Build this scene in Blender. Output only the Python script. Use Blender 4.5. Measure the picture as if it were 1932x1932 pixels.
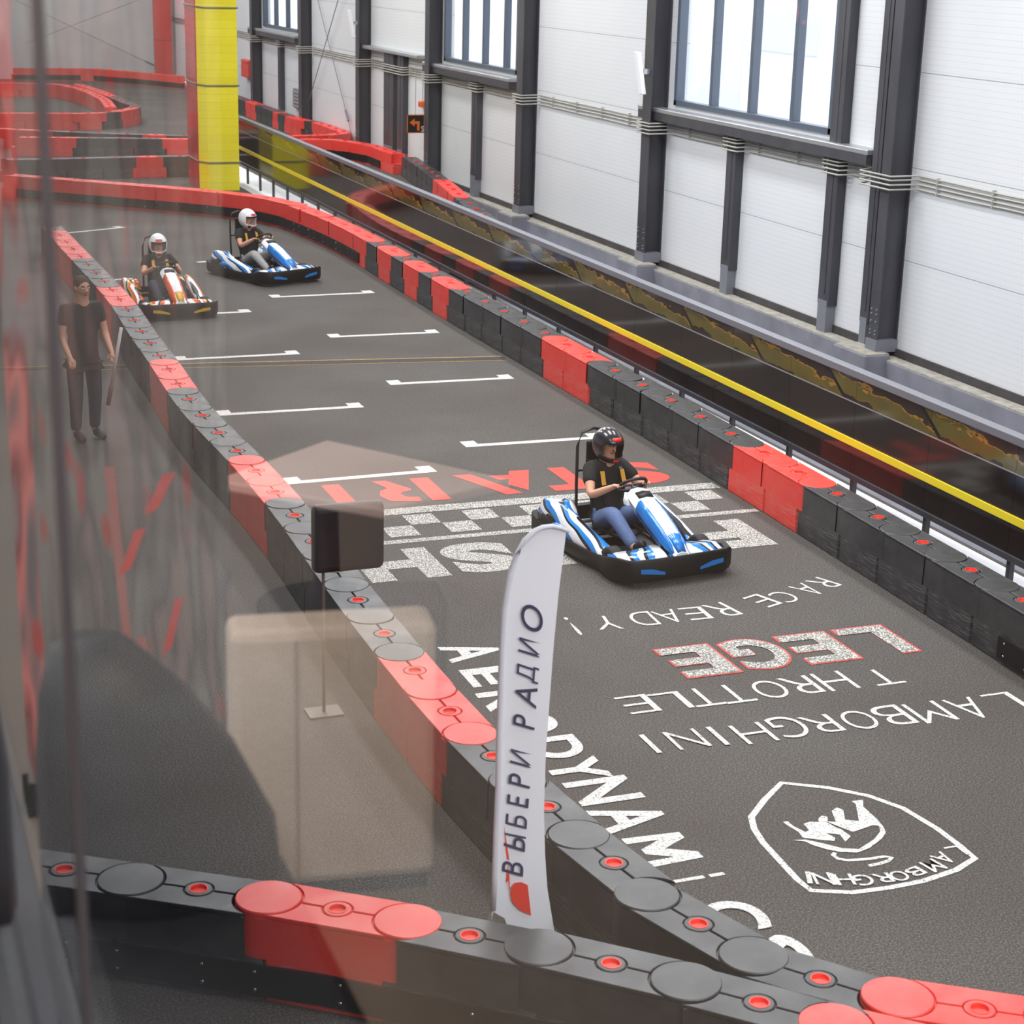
import bpy, bmesh, math, random
from math import sin, cos, pi, radians as rad
from mathutils import Vector, Matrix
random.seed(7)
for o in list(bpy.data.objects):
    bpy.data.objects.remove(o)
S = bpy.context.scene
COL = S.collection

# ------------------------------------------------------------------ camera
cam_d = bpy.data.cameras.new('camera')
cam = bpy.data.objects.new('camera', cam_d)
COL.objects.link(cam)
S.camera = cam
YAW, PITCH, ROLL = rad(20.82), rad(17.0), rad(1.5)
fwd = Vector((sin(YAW)*cos(PITCH), cos(YAW)*cos(PITCH), -sin(PITCH)))
rgt = Vector((cos(YAW), -sin(YAW), 0))
upv = rgt.cross(fwd)
r_ = rgt*cos(ROLL) + upv*sin(ROLL)
u_ = -rgt*sin(ROLL) + upv*cos(ROLL)
b_ = -fwd
cam.matrix_world = Matrix(((r_.x, u_.x, b_.x, 0), (r_.y, u_.y, b_.y, 0), (r_.z, u_.z, b_.z, 5.0), (0, 0, 0, 1)))
cam_d.sensor_width = 36
cam_d.lens = 3425/1932*36
cam_d.clip_start = .05
cam_d.clip_end = 300
cam_d.dof.use_dof = True
cam_d.dof.focus_distance = 15.5
cam_d.dof.aperture_fstop = 5.0

# ------------------------------------------------------------------ world, light, exposure
w = bpy.data.worlds.new('world')
S.world = w
w.use_nodes = True
w.node_tree.nodes['Background'].inputs[0].default_value = (.86, .92, 1, 1)
w.node_tree.nodes['Background'].inputs[1].default_value = 5.0
S.view_settings.view_transform = 'Standard'
S.view_settings.look = 'None'
S.view_settings.gamma = 1
S.view_settings.use_curve_mapping = False
S.view_settings.exposure = 0.0
S.cycles.use_denoising = True
S.cycles.max_bounces = 8
S.cycles.diffuse_bounces = 4
S.cycles.transparent_max_bounces = 12
S.cycles.sample_clamp_indirect = 6
HALL_LAMP = 480
LOUNGE_FILL = 11

# ------------------------------------------------------------------ materials
def lin(c):
    return tuple((v/255/12.92 if v/255 <= .04045 else ((v/255+.055)/1.055)**2.4) for v in c)

MATS = {}
def mat(name, rgb, rough=.5, metal=0, spec=.5, bump=None, noise=None, emit=None, coat=0):
    if name in MATS: return MATS[name]
    m = bpy.data.materials.new(name); m.use_nodes = True
    nt = m.node_tree; b = nt.nodes['Principled BSDF']
    c = lin(rgb)
    b.inputs['Base Color'].default_value = (*c, 1)
    b.inputs['Roughness'].default_value = rough
    b.inputs['Metallic'].default_value = metal
    b.inputs['Specular IOR Level'].default_value = spec
    b.inputs['Coat Weight'].default_value = coat
    if emit:
        b.inputs['Emission Color'].default_value = (*c, 1); b.inputs['Emission Strength'].default_value = emit
    if noise or bump:
        tc = nt.nodes.new('ShaderNodeTexCoord')
    if noise:      # (scale, amount, stretch)
        sc, am, st = noise
        mp = nt.nodes.new('ShaderNodeMapping'); mp.inputs['Scale'].default_value = st
        nz = nt.nodes.new('ShaderNodeTexNoise'); nz.inputs['Scale'].default_value = sc; nz.inputs['Detail'].default_value = 6
        nt.links.new(tc.outputs['Object'], mp.inputs[0]); nt.links.new(mp.outputs[0], nz.inputs['Vector'])
        rp = nt.nodes.new('ShaderNodeValToRGB')
        rp.color_ramp.elements[0].position = .3; rp.color_ramp.elements[1].position = .7
        rp.color_ramp.elements[0].color = (*[max(0, v*(1-am)) for v in c], 1)
        rp.color_ramp.elements[1].color = (*[min(1, v*(1+am)) for v in c], 1)
        nt.links.new(nz.outputs['Fac'], rp.inputs[0]); nt.links.new(rp.outputs[0], b.inputs['Base Color'])
    if bump:       # (scale, strength)
        nb = nt.nodes.new('ShaderNodeTexNoise'); nb.inputs['Scale'].default_value = bump[0]; nb.inputs['Detail'].default_value = 4
        bp = nt.nodes.new('ShaderNodeBump'); bp.inputs['Strength'].default_value = bump[1]; bp.inputs['Distance'].default_value = .01
        nt.links.new(tc.outputs['Object'], nb.inputs['Vector']); nt.links.new(nb.outputs['Fac'], bp.inputs['Height'])
        nt.links.new(bp.outputs[0], b.inputs['Normal'])
    MATS[name] = m
    return m

def nodes(name, rough=.5, spec=.5):
    m = bpy.data.materials.new(name); m.use_nodes = True
    nt = m.node_tree; b = nt.nodes['Principled BSDF']
    b.inputs['Roughness'].default_value = rough; b.inputs['Specular IOR Level'].default_value = spec
    MATS[name] = m
    return m, nt, b

def N(nt, t, **kw):
    n = nt.nodes.new(t)
    for k, v in kw.items():
        if k.startswith('i_'):
            key = k[2:]
            n.inputs[int(key) if key.isdigit() else key].default_value = v
        else: setattr(n, k, v)
    return n
def L(nt, a, b): nt.links.new(a, b)
def M_(nt, op, a, b=None):
    n = nt.nodes.new('ShaderNodeMath'); n.operation = op
    for i, v in enumerate((a, b)):
        if v is None: continue
        if isinstance(v, (int, float)): n.inputs[i].default_value = v
        else: nt.links.new(v, n.inputs[i])
    return n.outputs[0]
def MIX(nt, fac, a, b):
    n = nt.nodes.new('ShaderNodeMix'); n.data_type = 'RGBA'
    for s, v in ((0, fac), (6, a), (7, b)):
        if isinstance(v, (int, float)): n.inputs[s].default_value = v
        elif isinstance(v, tuple): n.inputs[s].default_value = (*v, 1) if len(v) == 3 else v
        else: nt.links.new(v, n.inputs[s])
    return n.outputs[2]
def RAMP(nt, fac, stops, const=False):
    n = nt.nodes.new('ShaderNodeValToRGB'); cr = n.color_ramp
    if const: cr.interpolation = 'CONSTANT'
    while len(cr.elements) < len(stops): cr.elements.new(.5)
    for e, (p, c) in zip(cr.elements, stops):
        e.position = p; e.color = (*c, 1) if isinstance(c, tuple) else (c, c, c, 1)
    nt.links.new(fac, n.inputs[0])
    return n.outputs[0]
def COORD(nt, scale=(1, 1, 1), rot=(0, 0, 0), kind='Object'):
    tc = nt.nodes.new('ShaderNodeTexCoord'); mp = nt.nodes.new('ShaderNodeMapping')
    mp.inputs['Scale'].default_value = scale; mp.inputs['Rotation'].default_value = rot
    nt.links.new(tc.outputs[kind], mp.inputs[0]); return mp.outputs[0]
def NOISE(nt, vec, scale, detail=4, dist=0, rough=.5):
    n = nt.nodes.new('ShaderNodeTexNoise')
    n.inputs['Scale'].default_value = scale; n.inputs['Detail'].default_value = detail
    n.inputs['Distortion'].default_value = dist; n.inputs['Roughness'].default_value = rough
    nt.links.new(vec, n.inputs['Vector']); return n.outputs['Fac']

# asphalt: dark grey with fine grain and broad worn patches
m, nt, b = nodes('asphalt', .8, .2)
v = COORD(nt)
fine = NOISE(nt, v, 80, 3, 0, .8); big = NOISE(nt, v, .55, 4)
c1 = RAMP(nt, fine, [(.30, lin((32, 31, 31))), (.5, lin((74, 71, 68))), (.70, lin((136, 130, 125)))])
c2 = MIX(nt, RAMP(nt, big, [(.35, 0.0), (.7, 1.0)]), c1, lin((70, 63, 58)))
sp = NOISE(nt, v, 23, 1)
c3 = MIX(nt, RAMP(nt, sp, [(.82, 0.0), (.86, .5)]), c2, lin((170, 160, 140)))
mx = N(nt, 'ShaderNodeMix', data_type='RGBA'); mx.inputs[0].default_value = .3
L(nt, c1, mx.inputs[6]); L(nt, c3, mx.inputs[7]); L(nt, mx.outputs[2], b.inputs['Base Color'])
bp = N(nt, 'ShaderNodeBump', i_Strength=.5, i_Distance=.006); L(nt, fine, bp.inputs['Height']); L(nt, bp.outputs[0], b.inputs['Normal'])
L(nt, RAMP(nt, big, [(.3, .62), (.7, .85)]), b.inputs['Roughness'])

def paint(name, rgb, wear):
    m, nt, b = nodes(name, .6, .4)
    v = COORD(nt)
    f = NOISE(nt, v, 75, 4, 0, .75)
    L(nt, MIX(nt, RAMP(nt, f, [(wear, 0.0), (wear+.09, 1.0)]), lin((95, 92, 88)), lin(rgb)), b.inputs['Base Color'])
    return m
P_WHITE = paint('white_floor_paint', (216, 214, 210), .38)
P_WORN = paint('worn_white_floor_paint', (226, 223, 214), .485)
P_RED = paint('red_floor_paint', (196, 64, 52), .30)

def plastic(name, base, scuff):
    m, nt, b = nodes(name, .42, .75)
    v = COORD(nt, (3.2, 3.2, 60)); v2 = COORD(nt)
    st = NOISE(nt, v, 1.6, 5, .6); patch = NOISE(nt, v2, 4, 3)
    sx = N(nt, 'ShaderNodeSeparateXYZ'); L(nt, v2, sx.inputs[0])
    low = M_(nt, 'LESS_THAN', sx.outputs[2], .235)
    k = M_(nt, 'MULTIPLY', RAMP(nt, st, [(.52, 0.0), (.61, 1.0)]), low)
    k = M_(nt, 'MULTIPLY', k, RAMP(nt, patch, [(.32, 0.0), (.55, .75)]))
    dust = MIX(nt, RAMP(nt, NOISE(nt, v2, 9, 5), [(.35, 0.0), (.8, .22)]), lin(base), lin(scuff))
    L(nt, MIX(nt, k, dust, lin(scuff)), b.inputs['Base Color'])
    L(nt, RAMP(nt, patch, [(.3, .36), (.7, .55)]), b.inputs['Roughness'])
    return m
PL = {'k': plastic('black_plastic', (31, 33, 39), (104, 102, 101)), 'r': plastic('red_plastic', (226, 44, 34), (205, 122, 112))}
CAPM = mat('red_cap_plastic', (232, 52, 36), .4)
RUBBER = mat('black_rubber', (16, 16, 18), .5, spec=.3, bump=(60, .15))
STEEL_DARK = mat('dark_painted_steel', (58, 58, 64), .45, noise=(3, .25, (1, 1, .3)))
STEEL_MID = mat('grey_painted_steel', (112, 114, 122), .5)
GALV = mat('galvanised_metal', (176, 178, 182), .35, .7)
CHROME = mat('chrome_metal', (210, 212, 215), .2, 1)
WHITE = mat('white_matt', (236, 236, 238), .55)
CONDUIT = mat('grey_conduit', (164, 162, 154), .5)
CONCRETE = mat('grey_painted_concrete', (116, 117, 126), .75, noise=(2.5, .18, (1, 1, 1)), bump=(30, .2))
RAWCONC = mat('raw_concrete', (148, 144, 134), .9, noise=(9, .25, (1, 1, 1)), bump=(25, .8))
SKIRT = mat('dark_base_flashing', (62, 58, 60), .6, noise=(6, .3, (1, 1, 1)))
YEL = mat('yellow_paint', (240, 216, 40), .4)
BLACK = mat('black_matt', (18, 18, 20), .5)
TYRE = mat('tyre_rubber', (24, 24, 25), .7, bump=(90, .2))
SKIN = mat('skin', (214, 158, 128), .5)
JEANS = mat('blue_jeans', (96, 116, 158), .85, noise=(40, .15, (1, 1, 1)))
GREYJ = mat('grey_trousers', (170, 168, 166), .85, noise=(40, .12, (1, 1, 1)))
DKJ = mat('dark_jeans', (44, 50, 68), .85, noise=(40, .2, (1, 1, 1)))
TEE = mat('black_cotton', (24, 23, 25), .85, noise=(30, .2, (1, 1, 1)))
ORANGE = mat('orange_paint', (232, 110, 30), .45)

# white sandwich panels with fine horizontal ribs and 1.2 m joints
m, nt, b = nodes('white_sandwich_panel', .5, .4)
v = COORD(nt); sx = N(nt, 'ShaderNodeSeparateXYZ'); L(nt, v, sx.inputs[0])
zz = sx.outputs[2]
rib = M_(nt, 'FRACT', M_(nt, 'MULTIPLY', zz, 1/.075))
ribm = M_(nt, 'LESS_THAN', rib, .10)
jn = M_(nt, 'FRACT', M_(nt, 'MULTIPLY', M_(nt, 'SUBTRACT', zz, .115), 1/1.2))
jm = M_(nt, 'LESS_THAN', jn, .009)
base = MIX(nt, NOISE(nt, v, .6, 3), lin((203, 206, 210)), lin((211, 212, 213)))
c = MIX(nt, M_(nt, 'MULTIPLY', ribm, .22), base, lin((150, 152, 156)))
L(nt, MIX(nt, M_(nt, 'MULTIPLY', jm, .8), c, lin((120, 122, 126))), b.inputs['Base Color'])
PANEL = m
BACKP = mat('pale_grey_panel', (196, 196, 196), .6, noise=(1.2, .06, (1, 1, 1)))

# fence panel: dark gloss with a camouflage band along its top
m, nt, b = nodes('dark_gloss_panel', .09, .55)
v = COORD(nt, kind='Object'); sx = N(nt, 'ShaderNodeSeparateXYZ'); L(nt, v, sx.inputs[0])
band = M_(nt, 'GREATER_THAN', sx.outputs[2], 1.125)
zr = M_(nt, 'MULTIPLY', M_(nt, 'SUBTRACT', sx.outputs[2], 1.126), 1/.234)
tt = M_(nt, 'FRACT', M_(nt, 'ADD', M_(nt, 'MULTIPLY', sx.outputs[1], -.62), M_(nt, 'MULTIPLY', zr, .22)))
na = NOISE(nt, COORD(nt, (1, 2.2, 7)), 2.2, 5, .4); nb_ = NOISE(nt, COORD(nt, (1, 1.4, 4)), 1.7, 4, .2)
hi = M_(nt, 'ADD', M_(nt, 'SUBTRACT', 1.08, M_(nt, 'MULTIPLY', tt, .65)), M_(nt, 'MULTIPLY', M_(nt, 'SUBTRACT', na, .5), 1.1))
lo_ = M_(nt, 'ADD', M_(nt, 'SUBTRACT', .22, M_(nt, 'MULTIPLY', tt, .40)), M_(nt, 'MULTIPLY', M_(nt, 'SUBTRACT', nb_, .5), 1.2))
ol = M_(nt, 'MULTIPLY', M_(nt, 'LESS_THAN', zr, hi), M_(nt, 'GREATER_THAN', zr, lo_))
rim = M_(nt, 'MULTIPLY', ol, M_(nt, 'GREATER_THAN', zr, M_(nt, 'SUBTRACT', hi, .10)))
camo = MIX(nt, ol, lin((46, 32, 28)), MIX(nt, nb_, lin((66, 58, 30)), lin((108, 96, 36))))
camo = MIX(nt, rim, camo, lin((150, 108, 38)))
camo = MIX(nt, M_(nt, 'LESS_THAN', tt, .045), camo, lin((18, 16, 18)))
low = MIX(nt, NOISE(nt, COORD(nt), .7, 4), lin((16, 15, 18)), lin((46, 36, 32)))
L(nt, MIX(nt, band, low, camo), b.inputs['Base Color'])
FPANEL = m

# glossy square tiles
def tiles(name, rgb, rgb2):
    m, nt, b = nodes(name, .16, .5)
    v = COORD(nt)
    br = N(nt, 'ShaderNodeTexBrick', offset=0.0, i_Scale=1.0)
    br.inputs['Brick Width'].default_value = 4; br.inputs['Row Height'].default_value = .17; br.inputs['Mortar Size'].default_value = .006
    br.inputs['Color1'].default_value = (*lin(rgb), 1); br.inputs['Color2'].default_value = (*lin(rgb2), 1)
    br.inputs['Mortar'].default_value = (*[x*.82 for x in lin(rgb)], 1)
    sx = N(nt, 'ShaderNodeSeparateXYZ'); L(nt, v, sx.inputs[0])
    cb = N(nt, 'ShaderNodeCombineXYZ'); L(nt, M_(nt, 'ADD', sx.outputs[0], sx.outputs[1]), cb.inputs[0]); L(nt, sx.outputs[2], cb.inputs[1])
    L(nt, cb.outputs[0], br.inputs['Vector']); L(nt, br.outputs['Color'], b.inputs['Base Color'])
    bp = N(nt, 'ShaderNodeBump', i_Strength=.25, i_Distance=.02); L(nt, NOISE(nt, COORD(nt, (1, 1, 6)), 1.2, 1), bp.inputs['Height']); L(nt, bp.outputs[0], b.inputs['Normal'])
    return m
T_YEL = tiles('yellow_glazed_tile', (248, 236, 48), (240, 226, 36))
T_RED = tiles('red_glazed_tile', (206, 40, 36), (188, 30, 30))

# kart bodywork graphics: slanted colour bands
def livery(name, cols, sx_, sy_, sz_):
    m, nt, b = nodes(name, .22, .5)
    b.inputs['Coat Weight'].default_value = .5
    v = COORD(nt); s = N(nt, 'ShaderNodeSeparateXYZ'); L(nt, v, s.inputs[0])
    ax = M_(nt, 'ABSOLUTE', s.outputs[0])
    t = M_(nt, 'ADD', M_(nt, 'MULTIPLY', ax, sx_), M_(nt, 'ADD', M_(nt, 'MULTIPLY', s.outputs[1], sy_), M_(nt, 'MULTIPLY', s.outputs[2], sz_)))
    t = M_(nt, 'ADD', t, M_(nt, 'MULTIPLY', NOISE(nt, COORD(nt, (1, .6, 1)), 2.5, 1), .95))
    f = M_(nt, 'FRACT', t)
    n = len(cols); 
    L(nt, RAMP(nt, f, [(p, lin(c)) for p, c in cols], True), b.inputs['Base Color'])
    return m
W_, B_, K_, O_, Y_ = (240, 241, 243), (24, 128, 210), (22, 22, 26), (226, 92, 24), (222, 178, 30)
BLUE_SIDE = livery('blue_white_livery', [(0, W_), (.24, B_), (.44, K_), (.54, W_), (.70, B_), (.84, K_), (.93, W_)], 2.1, 1.15, -3.0)
ORANGE_SIDE = livery('orange_white_livery', [(0, W_), (.22, O_), (.42, K_), (.50, W_), (.64, O_), (.78, Y_), (.86, K_)], 2.1, 1.15, -3.0)

# ------------------------------------------------------------------ mesh helpers
class MB:
    def __init__(s): s.bm = bmesh.new(); s.mi = 0
    def _f(s, vs):
        try:
            f = s.bm.faces.new(vs); f.material_index = s.mi; return f
        except ValueError: return None
    def box(s, x0, x1, y0, y1, z0, z1):
        v = [s.bm.verts.new(p) for p in ((x0,y0,z0),(x1,y0,z0),(x1,y1,z0),(x0,y1,z0),(x0,y0,z1),(x1,y0,z1),(x1,y1,z1),(x0,y1,z1))]
        for q in ((3,2,1,0),(4,5,6,7),(0,1,5,4),(1,2,6,5),(2,3,7,6),(3,0,4,7)): s._f([v[i] for i in q])
        return s
    def prism(s, poly, z0, z1, f=None):
        f = f or (lambda x, y, z: (x, y, z))
        a = [s.bm.verts.new(f(x, y, z0)) for x, y in poly]; b = [s.bm.verts.new(f(x, y, z1)) for x, y in poly]
        n = len(poly)
        s._f(a[::-1]); s._f(b)
        for i in range(n): s._f([a[i], a[(i+1) % n], b[(i+1) % n], b[i]])
        return s
    def loft(s, rings, caps=True, closed=True):
        R = [[s.bm.verts.new(p) for p in r] for r in rings]
        n = len(R[0])
        for A, B in zip(R, R[1:]):
            for i in range(n if closed else n-1): s._f([A[i], A[(i+1) % n], B[(i+1) % n], B[i]])
        if caps: s._f(R[0][::-1]); s._f(R[-1])
        return s
    def tube(s, pts, r, n=8, closed=False):
        pts = [Vector(p) for p in pts]; rings = []
        for i, p in enumerate(pts):
            if closed: d = pts[(i+1) % len(pts)] - pts[i-1]
            else: d = (pts[min(i+1, len(pts)-1)] - pts[max(i-1, 0)])
            d.normalize()
            ref = Vector((0, 0, 1)) if abs(d.z) < .9 else Vector((1, 0, 0))
            a = d.cross(ref).normalized(); b = d.cross(a).normalized()
            rr = r[i] if isinstance(r, (list, tuple)) else r
            rings.append([p + a*rr*cos(2*pi*k/n) + b*rr*sin(2*pi*k/n) for k in range(n)])
        if closed: rings.append(rings[0])
        return s.loft(rings, caps=not closed)
    def lathe(s, prof, n=24, f=None):
        f = f or (lambda x, y, z: (x, y, z))
        return s.loft([[f(r*cos(2*pi*k/n), r*sin(2*pi*k/n), z) for k in range(n)] for r, z in prof])
    def poly(s, pts):
        s._f([s.bm.verts.new(p) for p in pts]); return s
    def mesh(s, name, mats, smooth=False, weld=True):
        if weld: bmesh.ops.remove_doubles(s.bm, verts=s.bm.verts, dist=1e-5)
        bmesh.ops.recalc_face_normals(s.bm, faces=s.bm.faces)
        me = bpy.data.meshes.new(name); s.bm.to_mesh(me); s.bm.free()
        for m in (mats if isinstance(mats, (list, tuple)) else [mats]): me.materials.append(m)
        if smooth:
            for p in me.polygons: p.use_smooth = True
        return me
    def build(s, name, mats, parent=None, smooth=False, bevel=0, seg=2, loc=None):
        o = bpy.data.objects.new(name, s.mesh(name, mats, smooth)); COL.objects.link(o)
        if parent: o.parent = parent
        if loc: o.location = loc
        if bevel:
            b = o.modifiers.new('bevel', 'BEVEL'); b.width = bevel; b.segments = seg; b.limit_method = 'ANGLE'; b.angle_limit = rad(40); b.harden_normals = False
        return o

def obj(name, me, parent=None, loc=(0,0,0)):
    o = bpy.data.objects.new(name, me); COL.objects.link(o); o.location = loc
    if parent: o.parent = parent
    return o
def tag(o, label=None, cat=None, group=None, kind=None):
    for k, v in (('label', label), ('category', cat), ('group', group), ('kind', kind)):
        if v: o[k] = v
    return o
def struct(o): o['kind'] = 'structure'; return o
def empty(name, loc=(0,0,0), rz=0, label=None, cat=None, group=None):
    o = bpy.data.objects.new(name, None); COL.objects.link(o); o.location = loc; o.rotation_euler = (0, 0, rz)
    return tag(o, label, cat, group)
def copy_tree(o, parent=None):
    c = o.copy(); COL.objects.link(c)
    if parent: c.parent = parent
    for ch in list(o.children): copy_tree(ch, c)
    return c
def smooth_by_angle(me, a=40):
    for p in me.polygons: p.use_smooth = True
    bm = bmesh.new(); bm.from_mesh(me)
    for e in bm.edges:
        if len(e.link_faces) == 2 and e.calc_face_angle(0) > rad(a): e.smooth = False
    bm.to_mesh(me); bm.free()

def skin(verts, edges, radii, root=0, sub=2):
    me = bpy.data.meshes.new('tmp'); me.from_pydata(verts, edges, []); o = bpy.data.objects.new('tmp', me); COL.objects.link(o)
    o.modifiers.new('s', 'SKIN')
    me.skin_vertices[0].data  # layer exists
    for i, r in enumerate(radii):
        me.skin_vertices[0].data[i].radius = (r, r) if not isinstance(r, tuple) else r
        me.skin_vertices[0].data[i].use_root = (i == root)
    if sub:
        s = o.modifiers.new('u', 'SUBSURF'); s.levels = sub; s.render_levels = sub
    dg = bpy.context.evaluated_depsgraph_get(); dg.update()
    out = bpy.data.meshes.new_from_object(o.evaluated_get(dg))
    bpy.data.objects.remove(o)
    for p in out.polygons: p.use_smooth = True
    return out

_glyph = {}
def glyph(ch, bold=0.0, shear=0.0):
    """outline of one character as triangles, bottom-left at its own box corner"""
    k = (ch, bold, shear)
    if k in _glyph: return _glyph[k]
    cu = bpy.data.curves.new('t', 'FONT'); cu.body = ch; cu.offset = bold; cu.shear = shear; cu.resolution_u = 6
    o = bpy.data.objects.new('t', cu); COL.objects.link(o)
    dg = bpy.context.evaluated_depsgraph_get(); dg.update()
    me = bpy.data.meshes.new_from_object(o.evaluated_get(dg))
    vs = [tuple(v.co[:2]) for v in me.vertices]; fs = [tuple(p.vertices) for p in me.polygons]
    bpy.data.objects.remove(o); bpy.data.meshes.remove(me)
    xs = [a for a, _ in vs]; ys = [b for _, b in vs]
    _glyph[k] = (vs, fs, min(xs), max(xs), min(ys), max(ys))
    return _glyph[k]
def put_glyph(mb, ch, origin, ex, ey, wd, ht, bold=0.0, shear=0.0):
    """lay a glyph in the parallelogram origin + [0..wd]*ex + [0..ht]*ey"""
    vs, fs, x0, x1, y0, y1 = glyph(ch, bold, shear)
    V = [mb.bm.verts.new(Vector(origin) + Vector(ex)*((x-x0)/(x1-x0)*wd) + Vector(ey)*((y-y0)/(y1-y0)*ht)) for x, y in vs]
    for f in fs: mb._f([V[i] for i in f])
BLOCKY = {'M': [[(0, 0), (.19, 0), (.21, .56), (.42, .16), (.58, .16), (.79, .56), (.81, 0), (1, 0), (.94, 1), (.74, 1), (.5, .54), (.26, 1), (.06, 1)]], 'i': [[(0, 0), (1, 0), (1, .64), (0, .64)], [(0, .73), (1, .73), (1, 1), (0, 1)]]}
def put_block(mb, ch, origin, ex, ey, wd, ht):
    for q in BLOCKY[ch]: flat([Vector(origin) + Vector(ex)*(x*wd) + Vector(ey)*(y*ht) for x, y in q], mb)
def text_mesh(body, bold=0.0, shear=0.0):
    return glyph(body, bold, shear)

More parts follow.
